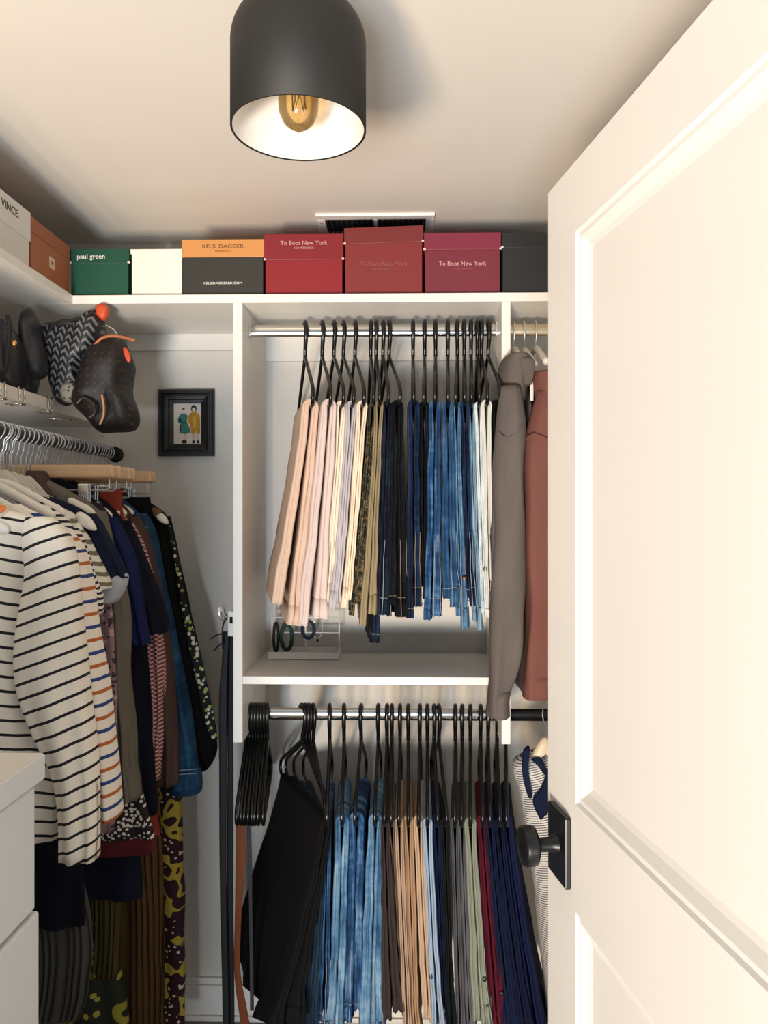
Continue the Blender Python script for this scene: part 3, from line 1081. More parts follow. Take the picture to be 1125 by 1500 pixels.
def pants(kind, label, cat, hx, nx, bx, zrod, mat, L1, L2, T=.013, wband=1, a0=-.165, a1=.11, seed=0, group='', spread=.0008,
          stitch=None, loops=False, button=None, phi=None, hlabel=None, hgroup='', flare=1.0, fold=.003):
    X, ph = yaw_from(hx, nx, YR)
    if phi is not None:
        ph = phi
    black_hanger(X, zrod, ph, hlabel, hgroup)
    t = thing(kind, (X, YR, zrod + ZBAR), label, cat, group, ph)
    near = Vector((X, YR, 0)) + Vector((-math.sin(-ph) * -0.0, 0, 0))
    nearpos = Vector((X + .2 * math.sin(ph), YR - .2 * math.cos(ph), 0))
    lean = (PY(bx, 1000, YR - .17).x - PY(nx, 1000, YR - .17).x) * .9
    n0 = .0045
    inset = lambda q: .0006 + (n0 - .0006) * max(0.0, 1 - q * 5) ** 1.5     # the two halves close up below the bar
    a0 += .012 * math.sin(seed * 2.4)
    path = []
    m = 22
    for k in range(m):
        f = 1 - k / m
        path.append((-(inset(f) + spread * f ** .8) + lean * f ** 1.15, -L1 * f, f, -1))
    for k in range(7):
        a = pi - k * pi / 6
        path.append((n0 * math.cos(a), .001 + n0 * math.sin(a), 0, 0))
    for k in range(1, m + 1):
        f = k / m
        path.append(((inset(f) + spread * f ** .8) + lean * f ** 1.15, -L2 * f, f, 1))
    rings, uvs = [], []
    P = len(path)
    Lc = 0
    for i, (x, z, f, sd) in enumerate(path):
        q0, q1 = path[max(i - 1, 0)], path[min(i + 1, P - 1)]
        tx, tz = q1[0] - q0[0], q1[1] - q0[1]
        l = math.hypot(tx, tz) or 1
        nx_, nz_ = -tz / l, tx / l                      # outward normal of the inverted U
        if i: Lc += math.hypot(x - path[i - 1][0], z - path[i - 1][1])
        T0, T1 = T if isinstance(T, tuple) else (T * .75, T * 1.3)
        TT = (T0 + (T1 * 1.06 - T0) * min(1, f * 1.15)) * (.85 + .15 * min(1, f * 5)) * (1 + .16 * noise.noise(Vector((seed * 2.3, f * 5, sd))))
        if sd == wband and f > .8:
            TT *= 1 + .35 * (f - .8) / .2 * flare
        aN = a0 - .028 * f ** 1.5 + .010 * noise.noise(Vector((seed, f * 6, sd * 2.0)))
        aF = a1 + .04 * f
        gr = .013 + .010 * noise.noise(Vector((seed + 4, f * 4, sd)))
        h = TT
        ns = 10
        sd_a = [aN + .022 + (aF - .01 - aN - .022) * (k / (ns - 1)) ** 1.25 for k in range(ns)]
        prof = [(-h * .52, q) for q in sd_a[::-1]] + [(-h * .50, aN + .008), (-h * .28, aN), (-h * .10, aN + .006), (0, aN + gr), (h * .10, aN + .007), (h * .28, aN + .002), (h * .50, aN + .009)]
        prof += [(h * .52, q) for q in sd_a] + [(h * .2, aF), (-h * .2, aF)]
        r_, u_ = [], []
        for (d, a) in prof:
            wv = fold * f * noise.noise(Vector((a * 26 + seed * 5, f * 1.6, sd + seed))) + .0025 * noise.noise(Vector((a * 40, f * 9 + seed, sd)))
            d2 = d + wv * (0.3 + f)
            off = d2 + h * .5
            r_.append(Vector((x + nx_ * off, a, z + nz_ * off + (.012 * f * noise.noise(Vector((a * 14, seed, 8)))) * (1 if f == 1 else 0))))
            u_.append((a + d * 1.5 + seed * .37, Lc + seed))
        rings.append(r_)
        uvs.append(u_)
    rings_mesh('trouser_legs', rings, uvs, mat, t, True, False)

    def band(idx, grow, name, mt):
        rr, uu = [], []
        for q, i in enumerate(idx):
            c = sum(rings[i], Vector()) / len(rings[i])
            g = grow if 0 < q < len(idx) - 1 else grow * .3
            rr.append([c + (v - c) * 1.0 + (v - c).normalized() * g for v in rings[i]])
            uu.append(uvs[i])
        return rings_mesh(name, rr, uu, mt, t, True, False)
    ends = list(range(P - 3, P)) if wband > 0 else list(range(2, -1, -1))
    wb = band(ends, .0016, 'waistband', mat)
    e = ends[-1]
    if stitch:
        for i in (ends[0], ends[-1]):
            ring = [v + (v - sum(rings[i], Vector()) / len(rings[i])).normalized() * .0022 for v in rings[i]]
            tube('seam_stitching', ring[ns - 5:ns + 12], .0009, stitch, t, 5, False, False)
        ee = ends[0] + (-6 if wband > 0 else 6)
        tube('seam_stitching', [rings[i][ns + 6] + Vector((.0006, -.001, 0)) for i in (range(min(ee, e), max(ee, e) + 1))], .0009, stitch, t, 5, False, False)
        tube('seam_stitching', [rings[i][ns + 1] + Vector((0, -.0012, 0)) for i in (range(min(ee, e), max(ee, e) + 1))], .0009, stitch, t, 5, False, False)
        # hem of the leg ends
        h = 1 if wband > 0 else P - 2
        tube('hem_stitching', [v + (v - sum(rings[h], Vector()) / len(rings[h])).normalized() * .0008 for v in rings[h]][ns - 5:ns + 12], .0008, stitch, t, 5, False, False)
    if loops:
        for j in (ns - 2, ns + 5, ns + 8):
            a, b = rings[ends[0]][j], rings[ends[-1]][j]
            out = Vector((0, -.004, 0)) if j == ns + 5 else (a - sum(rings[ends[0]], Vector()) / len(rings[0])).normalized() * .004
            V, Fc = [], []
            pts = [a + out * .3, a + out, (a + b) / 2 + out * 1.2, b + out, b + out * .3]
            tube('belt_loop', pts, .0035, mat, t, 6, False, False)
    if button:
        i = ends[0] + (-3 if wband > 0 else 3)
        c = rings[i][ns + 5] + Vector((0, -.0015, 0))
        V, Fc = tube_geo([c + Vector((0, .001, 0)), c + Vector((0, -.002, 0)), c + Vector((0, -.0026, 0))], [.0055, .0055, .0035], 12)
        mesh('button', V, Fc, button, t, True, None, False)
    return t


D_IND = denim('denim_indigo', '#05070d', '#0e1524', '#27354f')
D_BLK = denim('denim_black', '#040507', '#0a0d13', '#1e242c')
D_NVY = denim('denim_navy', '#070d1c', '#12233f', '#27426b')
D_MID = denim('denim_mid', '#12294a', '#28527f', '#7399bb', .8)
D_BLU = denim('denim_blue', '#12294a', '#2a5178', '#5782a8')
D_LIT = denim('denim_light', '#2c4f70', '#5a84a6', '#9dbacd')
D_PAL = denim('denim_pale', '#4d6f88', '#86a5b8', '#bccfd8')
D_ICE = denim('denim_white_wash', '#9fb3bf', '#dfe3e2', '#f0efe9')
ST_W = paint('pale_stitching', '#8b99a6', .8)
ST_T = paint('tan_stitching', '#8a7a62', .8)
PEACH = cloth('peach_cotton', '#e0c4b0', .10)
BLUSH = cloth('blush_cotton', '#dcc9c2', .10)
CREAM = cloth('cream_cotton', '#ece0cd', .08)
LAV = cloth('lavender_grey_cotton', '#bfb9bd', .1)
IVORY = cloth('ivory_cotton', '#eddcc6', .08)
KHAKI = cloth('khaki_cotton', '#998a6c', .15)
GU, GUH = 'trousers folded on the upper rod', 'black hangers on the upper rod'
upper = [
    # kind, hook px, near px, bottom px, material, L1, L2, T, waist side, description, extras
    ('trousers', 447, 458, 414, PEACH, .50, .55, .017, 1, 'peach pink cotton trousers', dict(spread=.006)),
    ('trousers', 472, 484, 452, BLUSH, .55, .53, .014, 1, 'pale blush cotton trousers', dict(spread=.006)),
    ('trousers', 489, 503, 475, CREAM, .52, .49, .014, 1, 'cream white cotton trousers', dict(loops=True)),
    ('trousers', 503, 518, 490, LAV, .51, .49, .011, -1, 'lavender grey trousers', {}),
    ('trousers', 520, 533, 506, IVORY, .50, .48, .011, -1, 'ivory trousers', {}),
    ('trousers', 543, 547, 517, camo('camouflage_print'), .53, .50, .013, 1, 'brown and green camouflage trousers', {}),
    ('trousers', 551, 556, 536, KHAKI, .55, .52, .010, 1, 'khaki olive trousers', dict(loops=True)),
    ('jeans', 561, 569, 556, D_IND, .60, .53, .015, 1, 'long dark indigo jeans', dict(stitch=ST_W, loops=True)),
    ('jeans', 570, 586, 584, D_BLK, .50, .53, .017, 1, 'black denim jeans', dict(stitch=ST_T, loops=True)),
    ('jeans', 605, 606, 606, D_NVY, .53, .50, .011, 1, 'dark navy jeans', dict(stitch=ST_T)),
    ('jeans', 622, 621, 619, D_BLK, .46, .49, .010, 1, 'near-black slim jeans', {}),
    ('jeans', 638, 637, 632, D_MID, .54, .53, .012, 1, 'bright mid-blue jeans with worn fades', dict(stitch=ST_W)),
    ('jeans', 656, 656, 660, D_BLU, .48, .50, .013, 1, 'medium blue jeans', dict(stitch=ST_W, loops=True)),
    ('jeans', 670, 668, 676, D_LIT, .53, .56, .012, 1, 'light blue jeans with a small brass button', dict(stitch=ST_W, loops=True, button=BTN)),
    ('jeans', 680, 681, 690, D_NVY, .48, .50, .009, 1, 'deep blue slim jeans', dict(stitch=ST_W)),
    ('jeans', 690, 691, 699, D_PAL, .54, .56, .010, 1, 'pale grey-blue jeans', dict(stitch=ST_W, loops=True)),
    ('jeans', 699, 702, 710, D_ICE, .52, .53, .010, 1, 'white-wash denim jeans', dict(button=BTN)),
    ('jeans', 705, 714, 719, cloth('white_denim', '#dad9d2', .1), .53, .51, .009, 1, 'off-white denim jeans', dict(stitch=ST_W)),
    ('trousers', 715, 733, 733, cloth('black_cotton', '#0b0c0d', .2), .50, .48, .011, 1, 'black cotton trousers beside the grey sweatshirt', {}),
]
def fit_T(rows, i, T):
    """cloth thickness that fills the room between the neighbouring pairs"""
    b = [r[3] for r in rows]
    lo = b[i - 1] if i else b[i] - 24
    hi = b[i + 1] if i + 1 < len(b) else b[i] + 22
    gap = (hi - lo) / 2 / F * 1.92
    n = [r[2] for r in rows]
    gn = ((n[i + 1] if i + 1 < len(n) else n[i] + 20) - (n[i - 1] if i else n[i] - 24)) / 2 / F * 1.92
    return tuple(max(.0055, min(.024, q / 2 - .0014)) for q in (gn, gap))


for i, (kd_, hx, nx, bx, mt, L1, L2, T, wbd, desc, kw) in enumerate(upper):
    T = fit_T(upper, i, T)
    pants(kd_, desc + ' folded over a hanger on the upper rod', kd_ if kd_ == 'jeans' else 'trousers', hx, nx, bx, ZR1, mt, L1, L2, T, wbd, seed=i + 1, group=GU,
          hlabel='black plastic hanger carrying the ' + desc, hgroup=GUH, **kw)

GL, GLH = 'trousers folded on the lower rod', 'black hangers on the lower rod'
SLK = cloth('black_wool', '#0c0c0e', .25)
SLK2 = cloth('charcoal_wool', '#141417', .25)
TEAL = denim('denim_teal', '#0d1a26', '#1b3242', '#33505f')
BRN = cloth('dark_taupe_cotton', '#3a3130', .2)
BRN2 = cloth('taupe_cotton', '#6d5d4c', .15)
TN = cloth('tan_cotton', '#b59b86', .12)
TN2 = cloth('camel_cotton', '#a98a6c', .12)
TN3 = cloth('light_tan_cotton', '#c2a88f', .12)
SKY = cloth('sky_blue_cotton', '#9db0c4', .12)
GRY = cloth('mid_grey_cotton', '#57575a', .18)
GRY2 = cloth('steel_grey_cotton', '#64666a', .18)
SGE = cloth('sage_cotton', '#8b9080', .15)
BUR = cloth('burgundy_cotton', '#571226', .2)
NV1 = cloth('navy_cotton', '#0f1c3a', .2)
NV2 = cloth('ink_navy_cotton', '#0d1534', .2)
NV3 = cloth('royal_navy_cotton', '#101b42', .2)
NV4 = cloth('midnight_cotton', '#0b1026', .2)
FOR = cloth('forest_black_cotton', '#10181a', .2)
lower = [
    ('trousers', 443, 470, 393, SLK, .50, .46, .016, 1, 'wide black dress trousers', dict(phi=math.radians(26), spread=.010, a0=-.19, a1=.17, fold=.045)),
    ('trousers', 448, 476, 420, SLK2, .52, .48, .014, 1, 'soft charcoal dress trousers', dict(phi=math.radians(24), a0=-.18, a1=.15, fold=.03)),
    ('jeans', 453, 473, 442, TEAL, .54, .56, .012, 1, 'dark teal jeans behind the black trousers', dict(phi=math.radians(20))),
    ('jeans', 459, 480, 458, D_NVY, .54, .52, .011, 1, 'navy straight jeans', dict(phi=math.radians(15))),
    ('jeans', 483, 479, 472, D_BLU, .50, .54, .015, 1, 'worn medium blue jeans', dict(stitch=ST_W, loops=True)),
    ('jeans', 504, 501, 490, D_LIT, .53, .50, .016, -1, 'faded sky-blue jeans', dict(stitch=ST_W, loops=True)),
    ('jeans', 529, 520, 514, D_MID, .50, .47, .013, -1, 'vivid blue jeans', dict(stitch=ST_W)),
    ('jeans', 554, 549, 540, D_LIT, .53, .54, .016, 1, 'light wash jeans beside the dark taupe trousers', dict(stitch=ST_W, loops=True)),
    ('trousers', 567, 563, 575, BRN, .48, .46, .012, 1, 'dark taupe trousers', {}),
    ('trousers', 574, 573, 590, BRN2, .46, .50, .009, 1, 'dull brown chinos', {}),
    ('trousers', 586, 584, 600, TN, .55, .54, .011, 1, 'rosy tan chinos', {}),
    ('trousers', 598, 598, 611, TN2, .55, .55, .010, 1, 'camel chinos', {}),
    ('trousers', 615, 613, 629, TN3, .48, .49, .013, 1, 'light tan chinos with a dark button', dict(button=BTNK)),
    ('trousers', 626, 626, 644, SKY, .52, .51, .011, 1, 'pale sky-blue chinos', {}),
    ('trousers', 636, 641, 656, NV1, .52, .53, .011, 1, 'navy chinos beside the sky-blue pair', {}),
    ('trousers', 643, 654, 664, FOR, .53, .52, .011, 1, 'black-green chinos', {}),
    ('trousers', 667, 666, 676, GRY, .56, .55, .012, 1, 'mid grey trousers', {}),
    ('trousers', 677, 676, 690, GRY2, .55, .56, .012, 1, 'steel grey trousers', {}),
    ('trousers', 689, 689, 707, SGE, .47, .48, .014, 1, 'sage green trousers with a dark button', dict(button=BTNK, loops=True, stitch=paint('sage_stitching', '#a5a998', .8))),
    ('trousers', 704, 707, 735, BUR, .55, .54, .013, 1, 'burgundy trousers', dict(button=BTNK)),
    ('trousers', 715, 718, 756, NV1, .54, .55, .013, 1, 'dark navy trousers', {}),
    ('trousers', 728, 732, 776, NV2, .54, .53, .013, 1, 'ink blue trousers', {}),
    ('trousers', 741, 742, 795, NV3, .55, .54, .015, 1, 'royal navy trousers beside the polo shirt', {}),
]
for i, (kd_, hx, nx, bx, mt, L1, L2, T, wbd, desc, kw) in enumerate(lower):
    T = fit_T(lower, i, T) if i > 3 else T
    pants(kd_, desc + ' folded over a hanger on the lower rod', kd_ if kd_ == 'jeans' else 'trousers', hx, nx, bx, ZR2, mt, L1, L2, T, wbd, seed=i + 31, group=GL,
          hlabel='black plastic hanger carrying the ' + desc.replace(' behind the black trousers', '').replace(' beside the polo shirt', '').replace(' beside the dark taupe trousers', ''), hgroup=GLH, **kw)
for k in range(8):
    X, ph_ = yaw_from(361 + k * 4.4, 347 + k * 5.3, YR)
    black_hanger(X, ZR2, ph_ + math.radians(random.uniform(-.6, .6)), 'empty black plastic hanger bunched at the side panel end of the lower rod', 'empty black hangers on the lower rod')

# belts looped over the empty hangers
def strap(kind, label, cat, rows, Y, T, mat, group=None, **kw):
    t = thing(kind, PY((rows[-1][0] + rows[-1][1]) / 2, rows[-1][2], Y), label, cat, group)
    loft('strap', rows, Y, T, mat, t, wr=.001, **kw)
    return t


BROWNL = cloth('brown_leather', '#6a3516', .25, .6)
BLKL = paint('black_leather', '#0b0b0c', .7)
strap('belt', 'brown leather belt hanging beneath the empty hangers', 'belt', [(345, 358, 1195), (345, 359, 1260), (344, 354, 1340), (343, 352, 1420), (348, 360, 1470), (358, 372, 1530)], 1.95, .0025, BROWNL, 'belts under the empty hangers')
strap('belt', 'dark grey fabric belt hanging beneath the empty hangers', 'belt', [(361, 367, 1195), (363, 369, 1260), (365, 370, 1345), (366, 372, 1480)], 1.96, .0025, cloth('dark_grey_webbing', '#3a3a3d', .2), 'belts under the empty hangers')

# hook rack on the outside of the unit with black belts
XP = xa
hr = thing('hook_rack', PY(335, 912, 2.06), 'small white plastic hook rack with metal prongs on the side panel', 'hook rack')
z0h, z1h = PY(0, 930, 2.05).z, PY(0, 893, 2.05).z
box('back_plate', (XP - .022, 2.035, z0h), (XP - .001, 2.12, z1h), WHITEP, hr, .004, True, 3)
box('slot', (XP - .016, 2.0342, z0h + .035), (XP - .008, 2.0352, z0h + .052), DARK, hr)
for k, yy in enumerate((2.035, 2.065, 2.10)):
    pr_ = tube('prong', catmull([(XP - .018, yy + .01, z1h - .022), (XP - .034, yy, z1h - .024), (XP - .042, yy - .004, z1h - .014), (XP - .043, yy - .005, z1h + .004)], 14), .0018, CHROME, hr)
    lathe('prong_tip', [(0, .010), (.003, .008), (.0036, .002), (.0036, -.004), (0, -.005)], (XP - .043, yy - .005, z1h + .002), WHITEP, hr, 10)
strap('belt', 'wide black leather belt hanging from the hook rack', 'belt', [(326, 336, 925), (325, 334, 970), (321, 333, 1020), (321, 332, 1150), (322, 332, 1300), (325, 335, 1430), (327, 336, 1540)], 2.04, .004, BLKL, 'black belts on the hook rack')
strap('belt', 'narrow black stitched belt hanging from the hook rack against the panel', 'belt', [(333, 342, 925), (333, 342, 1000), (333, 342, 1150), (332, 342, 1300), (334, 343, 1420), (336, 344, 1540)], 2.06, .004, paint('black_leather_matte', '#0e0d0d', .75), 'black belts on the hook rack')
tb = thing('cord', PY(328, 950, 2.02), 'thin black leather cord with loose ends on the hook rack', 'cord')
tubes('cord_end', [catmull([tuple(PY(x, y, 2.015)) for x, y in q], 10) for q in (((327, 928), (318, 930), (309, 936)), ((326, 942), (319, 947), (313, 954)), ((331, 905), (326, 920), (326, 950)))], .0022, BLKL, tb)

# ------------------------------------------------------------------ garments on the left rod
def wood_hanger(Y, label, mat, group, half=.165, hook=True, zneck=None, phi=0.0):
    """contoured hanger across X with a wire hook"""
    zt_ = 1.60 if zneck is None else zneck
    t = thing('clothes_hanger', (XRL, Y, ZRL), label, 'hanger', group)
    pts = catmull([(-half, -.058), (-half * .8, -.047), (-half * .45, -.018), (-.03, .002), (0, .006), (.03, .002), (half * .45, -.018), (half * .8, -.047), (half, -.058)], 29)
    rings, uvs = [], []
    for (x, z) in pts:
        k = min(1, (half - abs(x)) / .02 + .35)
        hh, tt = .013 * k, .0075 * k * (1 + .5 * abs(x) / half)
        yb = Y + .03 * (abs(x) / half) ** 2 * -1
        rings.append([Vector((XRL + x, yb + tt * math.cos(a), zt_ + z + hh * math.sin(a))) for a in [2 * pi * j / 12 for j in range(12)]])
        uvs.append([(x, z)] * 12)
    rings_mesh('hanger_body', rings, uvs, mat, t)
    if hook:
        rr = .0205
        hp = [(XRL + rr * math.cos(a), Y + .004 * math.sin(2 * a), ZRL + .001 + rr * math.sin(a)) for a in [math.radians(d) for d in range(210, -61, -15)]]
        hp += [(XRL + .006, Y, ZRL - .036), (XRL, Y, ZRL - .048), (XRL, Y, zt_ + .004)]
        tube('hook', hp, .0017, STEEL, t, 6)
    return t


HG = 'hangers on the left rod'


def top(kind, label, cat, Y, rows, mat, sleeve=None, smat=None, T=.022, pleats=3, amp=.006, seed=0, cuff=None, cuffmat=None, collar=None, cmat=None,
        hanger='white', hdesc='', skew=0.0, sT=.03, sskew=0.0, group='tops on the left rod', zneck=None, sY=0.0, cuffT=None):
    """body rows and sleeve rows are pixel spans at distance Y; body ring passes behind the rod's clothes"""
    y_low = rows[-1]
    t = thing(kind, PY((y_low[0] + y_low[1]) / 2, y_low[2], Y), label, cat, group)
    loft('body', rows, Y, T, mat, t, pleats=pleats, amp=amp, seed=seed, skew=skew, arc=False)
    if sleeve:
        loft('sleeve', sleeve, Y - sY, sT, smat or mat, t, pleats=2, amp=.007, seed=seed + 3, skew=sskew)
    if cuff:
        loft('cuff', cuff, Y - sY, cuffT or sT * 1.08, cuffmat or mat, t, n=6, seed=seed + 5, wr=.001)
    if collar:
        loft('collar', collar, Y - .004, T * 1.4, cmat or mat, t, n=8, seed=seed + 6, wr=.002)
    if hanger:
        wood_hanger(Y, f'{hanger} hanger holding the {hdesc}', WOODW if hanger == 'white' else WOODH, HG, zneck=zneck)
    return t


BRET = stripes('breton_stripe', '#efe6d6', [(.0, .20, '#16161c')], .0262)
BRET2 = stripes('breton_blue_orange', '#efe6d8', [(.02, .16, '#24407c'), (.52, .66, '#b8642c')], .050)
FINE = stripes('fine_black_stripe', '#e9e4da', [(.0, .45, '#191a1f')], .0125)
OLIV = stripes('olive_stripe', '#dcd8ca', [(.0, .42, '#6d6a55')], .024)
NAVT = cloth('navy_jersey', '#141c33', .25)
NAVK = cloth('navy_knit', '#10162a', .3, weave=300)
NAVR = cloth('royal_navy_jersey', '#161f4c', .25)
NAVB = cloth('blackish_navy', '#0a0e1c', .3)
FLOR = spots('mauve_floral', '#8c6f74', '#3d2b34', 95, .42, '#b79a98')
OLVG = cloth('olive_grey_linen', '#6f695e', .2)
CREAMK = cloth('cream_rib', '#d7cfc2', .1)
HOUND = plaid('red_houndstooth', '#6a3238', '#c79f98', 190)
BRNS = cloth('brown_shirting', '#4d3a36', .2)
DJ = denim('denim_jacket', '#0d2338', '#1c4364', '#37658a')
BLKC = cloth('black_crepe', '#08080a', .3)
KIM = spots('kimono_print', '#0a090c', '#c7c3ae', 75, .40, '#9aa052')

# 1 near striped shirt
g = top('striped_shirt', 'white long-sleeved shirt with thin black stripes, frontmost on the left rod', 'shirt', 1.40,
        [(-190, -10, 742), (-200, 58, 766), (-190, 68, 830), (-185, 62, 900), (-185, 66, 1000), (-185, 80, 1110), (-185, 78, 1232)], BRET,
        [(40, 76, 757), (36, 104, 788), (38, 118, 850), (30, 122, 920), (26, 128, 1000), (52, 138, 1070), (80, 144, 1130), (89, 146, 1190), (92, 146, 1254)], None, seed=2, T=.03, pleats=2, amp=.005,
        skew=.22, sskew=-.36, sT=.042, sY=.02, hdesc='frontmost striped shirt', collar=[(-70, 8, 738), (-66, 14, 750), (-66, 10, 760)], cmat=cloth('cream_band', '#e9dcc6', .05), zneck=1.585)
puff('neck_label', [(-6, 741), (6, 740), (9, 744), (5, 750), (-6, 752)], 1.355, .002, paint('orange_label', '#c9652b', .7), g, 4, sub=2)
# 2 second breton behind, then blue and orange
top('striped_shirt', 'white shirt with blue and orange stripes behind the frontmost striped shirt', 'shirt', 1.50,
    [(-150, 30, 738), (-150, 96, 778), (-140, 108, 850), (-130, 110, 960), (-120, 120, 1080), (-110, 122, 1190)], BRET2,
    [(80, 104, 776), (90, 122, 808), (98, 136, 870), (108, 149, 960), (118, 164, 1060), (128, 172, 1130), (132, 175, 1196)], None, seed=5, hdesc='blue and orange striped shirt', sT=.032, zneck=1.60)
top('striped_tee', 'white tee with fine black stripes and short sleeves', 'shirt', 1.585,
    [(-90, 60, 735), (-90, 106, 772), (-80, 116, 840), (-70, 112, 960), (-60, 112, 1100)], FINE,
    [(92, 112, 772), (100, 128, 806), (110, 142, 850), (124, 150, 874), (126, 147, 898)], None, seed=8, hdesc='fine striped tee', sskew=.5, sT=.026, zneck=1.61)
top('striped_tee', 'cream tee with broad olive stripes and short sleeves', 'shirt', 1.635,
    [(-70, 70, 735), (-70, 116, 772), (-60, 126, 840), (-50, 120, 960), (-50, 118, 1080)], OLIV,
    [(104, 122, 776), (112, 140, 812), (126, 158, 848), (134, 160, 862)], None, seed=11, hdesc='olive striped tee', sskew=.5, sT=.024, zneck=1.615)
top('tee', 'navy jersey tee with a pale grey turned cuff', 'shirt', 1.70,
    [(-40, 40, 716), (-40, 132, 756), (-30, 140, 830), (-20, 136, 960), (-20, 134, 1090)], NAVT,
    [(112, 140, 752), (122, 160, 788), (134, 178, 822), (142, 188, 846)], None, seed=14, hdesc='navy tee with a grey cuff', sT=.03, zneck=1.60,
    cuff=[(148, 187, 840), (146, 184, 860), (146, 170, 882)], cuffmat=cloth('pale_grey_jersey', '#b7bcc2', .12))
top('dress', 'mauve floral shirt dress hanging between the striped and olive tops', 'dress', 1.745,
    [(0, 110, 760), (10, 150, 820), (20, 166, 890), (30, 172, 980), (40, 174, 1080), (60, 170, 1215)], FLOR, None, seed=17, hdesc='mauve floral dress', pleats=4)
top('shirt', 'olive grey linen shirt with a rolled sleeve', 'shirt', 1.79,
    [(-10, 60, 698), (0, 150, 752), (10, 162, 830), (20, 166, 960), (30, 170, 1090)], OLVG,
    [(128, 156, 748), (142, 166, 800), (158, 186, 880), (168, 190, 980), (172, 196, 1080), (178, 202, 1150), (176, 204, 1168)], None, seed=20, hdesc='olive grey shirt', sT=.03,
    cuff=[(173, 198, 1115), (176, 203, 1140), (177, 206, 1166)], collar=[(40, 66, 690), (48, 74, 712), (60, 90, 728)], cmat=cloth('brown_collar', '#52443d', .2), zneck=1.615)
top('cardigan', 'dark navy knit cardigan behind the olive grey shirt', 'cardigan', 1.845,
    [(30, 90, 700), (30, 160, 752), (40, 184, 830), (50, 190, 960), (50, 200, 1080), (60, 214, 1195)], NAVK,
    [(140, 172, 758), (160, 196, 815), (178, 210, 880), (190, 220, 930), (196, 222, 942)], NAVR, seed=23, hdesc='navy knit cardigan', sT=.03, zneck=1.61)
top('dress', 'black-navy wool dress hanging behind the knit cardigan', 'dress', 1.895,
    [(50, 110, 704), (50, 178, 756), (60, 200, 840), (70, 214, 960), (70, 222, 1080), (80, 230, 1190)], NAVB,
    [(158, 190, 762), (180, 214, 820), (196, 234, 870), (206, 247, 912), (212, 244, 926)], NAVB, seed=26, hdesc='black-navy dress', sT=.034, zneck=1.61)
top('shirt', 'red and white houndstooth shirt behind the navy dress', 'shirt', 1.95,
    [(70, 130, 712), (74, 186, 760), (80, 206, 850), (90, 214, 960), (96, 224, 1080), (100, 228, 1130)], HOUND,
    [(172, 194, 764), (186, 212, 800), (202, 226, 860), (214, 238, 940), (222, 240, 1030), (224, 236, 1100), (226, 234, 1140)], None, seed=29, hdesc='houndstooth shirt', sT=.028, zneck=1.615)
top('shirt', 'dark brown shirt hanging beside the houndstooth shirt', 'shirt', 1.995,
    [(84, 140, 712), (88, 194, 756), (96, 214, 850), (104, 224, 960), (110, 232, 1060)], BRNS,
    [(180, 204, 756), (198, 220, 792), (214, 234, 860), (226, 248, 940), (234, 258, 1040), (234, 262, 1100), (236, 262, 1146)], None, seed=32, hdesc='dark brown shirt', sT=.03, zneck=1.615)
g = top('denim_jacket', 'blue denim jacket with stitched cuff at the far end of the left rod', 'jacket', 2.05,
        [(96, 150, 716), (100, 206, 756), (110, 232, 860), (116, 244, 960), (124, 256, 1080)], DJ,
        [(196, 214, 752), (206, 226, 780), (220, 242, 860), (234, 262, 960), (246, 280, 1060), (250, 290, 1120), (250, 294, 1150)], None, seed=35, hdesc='denim jacket', sT=.04,
        cuff=[(249, 291, 1124), (249, 295, 1140), (250, 295, 1158)], zneck=1.615, cuffT=.045)
tubes('cuff_stitching', [[tuple(PY(x, 1128 + k * 6 - (x - 270) * .08, 2.003)) for x in range(252, 292, 6)] for k in (0, 1)], .0011, ST_W, g, 5)
tubes('shoulder_stitching', [[tuple(PY(207 + k, 775 + j * 4 - k * .35, 2.012)) for k in range(0, 12, 3)] for j in (0, 1)], .001, ST_W, g, 5)
g = top('kimono', 'black kimono jacket with white and green printed edge', 'jacket', 2.15,
        [(140, 190, 724), (146, 246, 758), (150, 258, 840), (160, 268, 930), (170, 280, 1030), (180, 284, 1090)], BLKC,
        [(214, 248, 756), (224, 258, 800), (230, 274, 880), (236, 290, 945), (246, 306, 1020), (256, 318, 1080), (266, 318, 1105), (284, 306, 1124)], None, seed=38, hdesc='black kimono', sT=.045, zneck=1.615)
loft('printed_edge', [(246, 250, 770), (257, 263, 830), (264, 272, 880), (276, 290, 945), (288, 303, 1000), (299, 314, 1050), (310, 319, 1082)], 2.108, .004, KIM, g, wr=.001)
t = thing('scarf', PY(315, 1065, 2.24), 'sheer white scarf hanging behind the black kimono', 'scarf')
loft('sheer_cloth', [(246, 253, 775), (252, 268, 850), (258, 290, 940), (268, 306, 1000), (280, 318, 1065), (290, 322, 1110)], 2.24, .006, sheer('sheer_white', '#dedcd8', .75), t, pleats=2, amp=.003)
wood_hanger(2.245, 'white hanger holding the sheer scarf', WOODW, HG, zneck=1.615)
# cream rib tops close to the frame edge
for k in range(4):
    top('knit_top', 'cream ribbed knit top bunched behind the striped shirts', 'knit top', 1.655 + .0125 * k,
        [(-60 + 6 * k, 10 + 11 * k, 688 + 3 * k), (-60, 36 + 12 * k, 716 + 4 * k), (-60, 50 + 11 * k, 760), (-60, 66, 860)], CREAMK, None, seed=50 + k, T=.006, pleats=2, amp=.001,
        hdesc='cream ribbed knit tops', group='cream knit tops on the left rod', zneck=1.60)
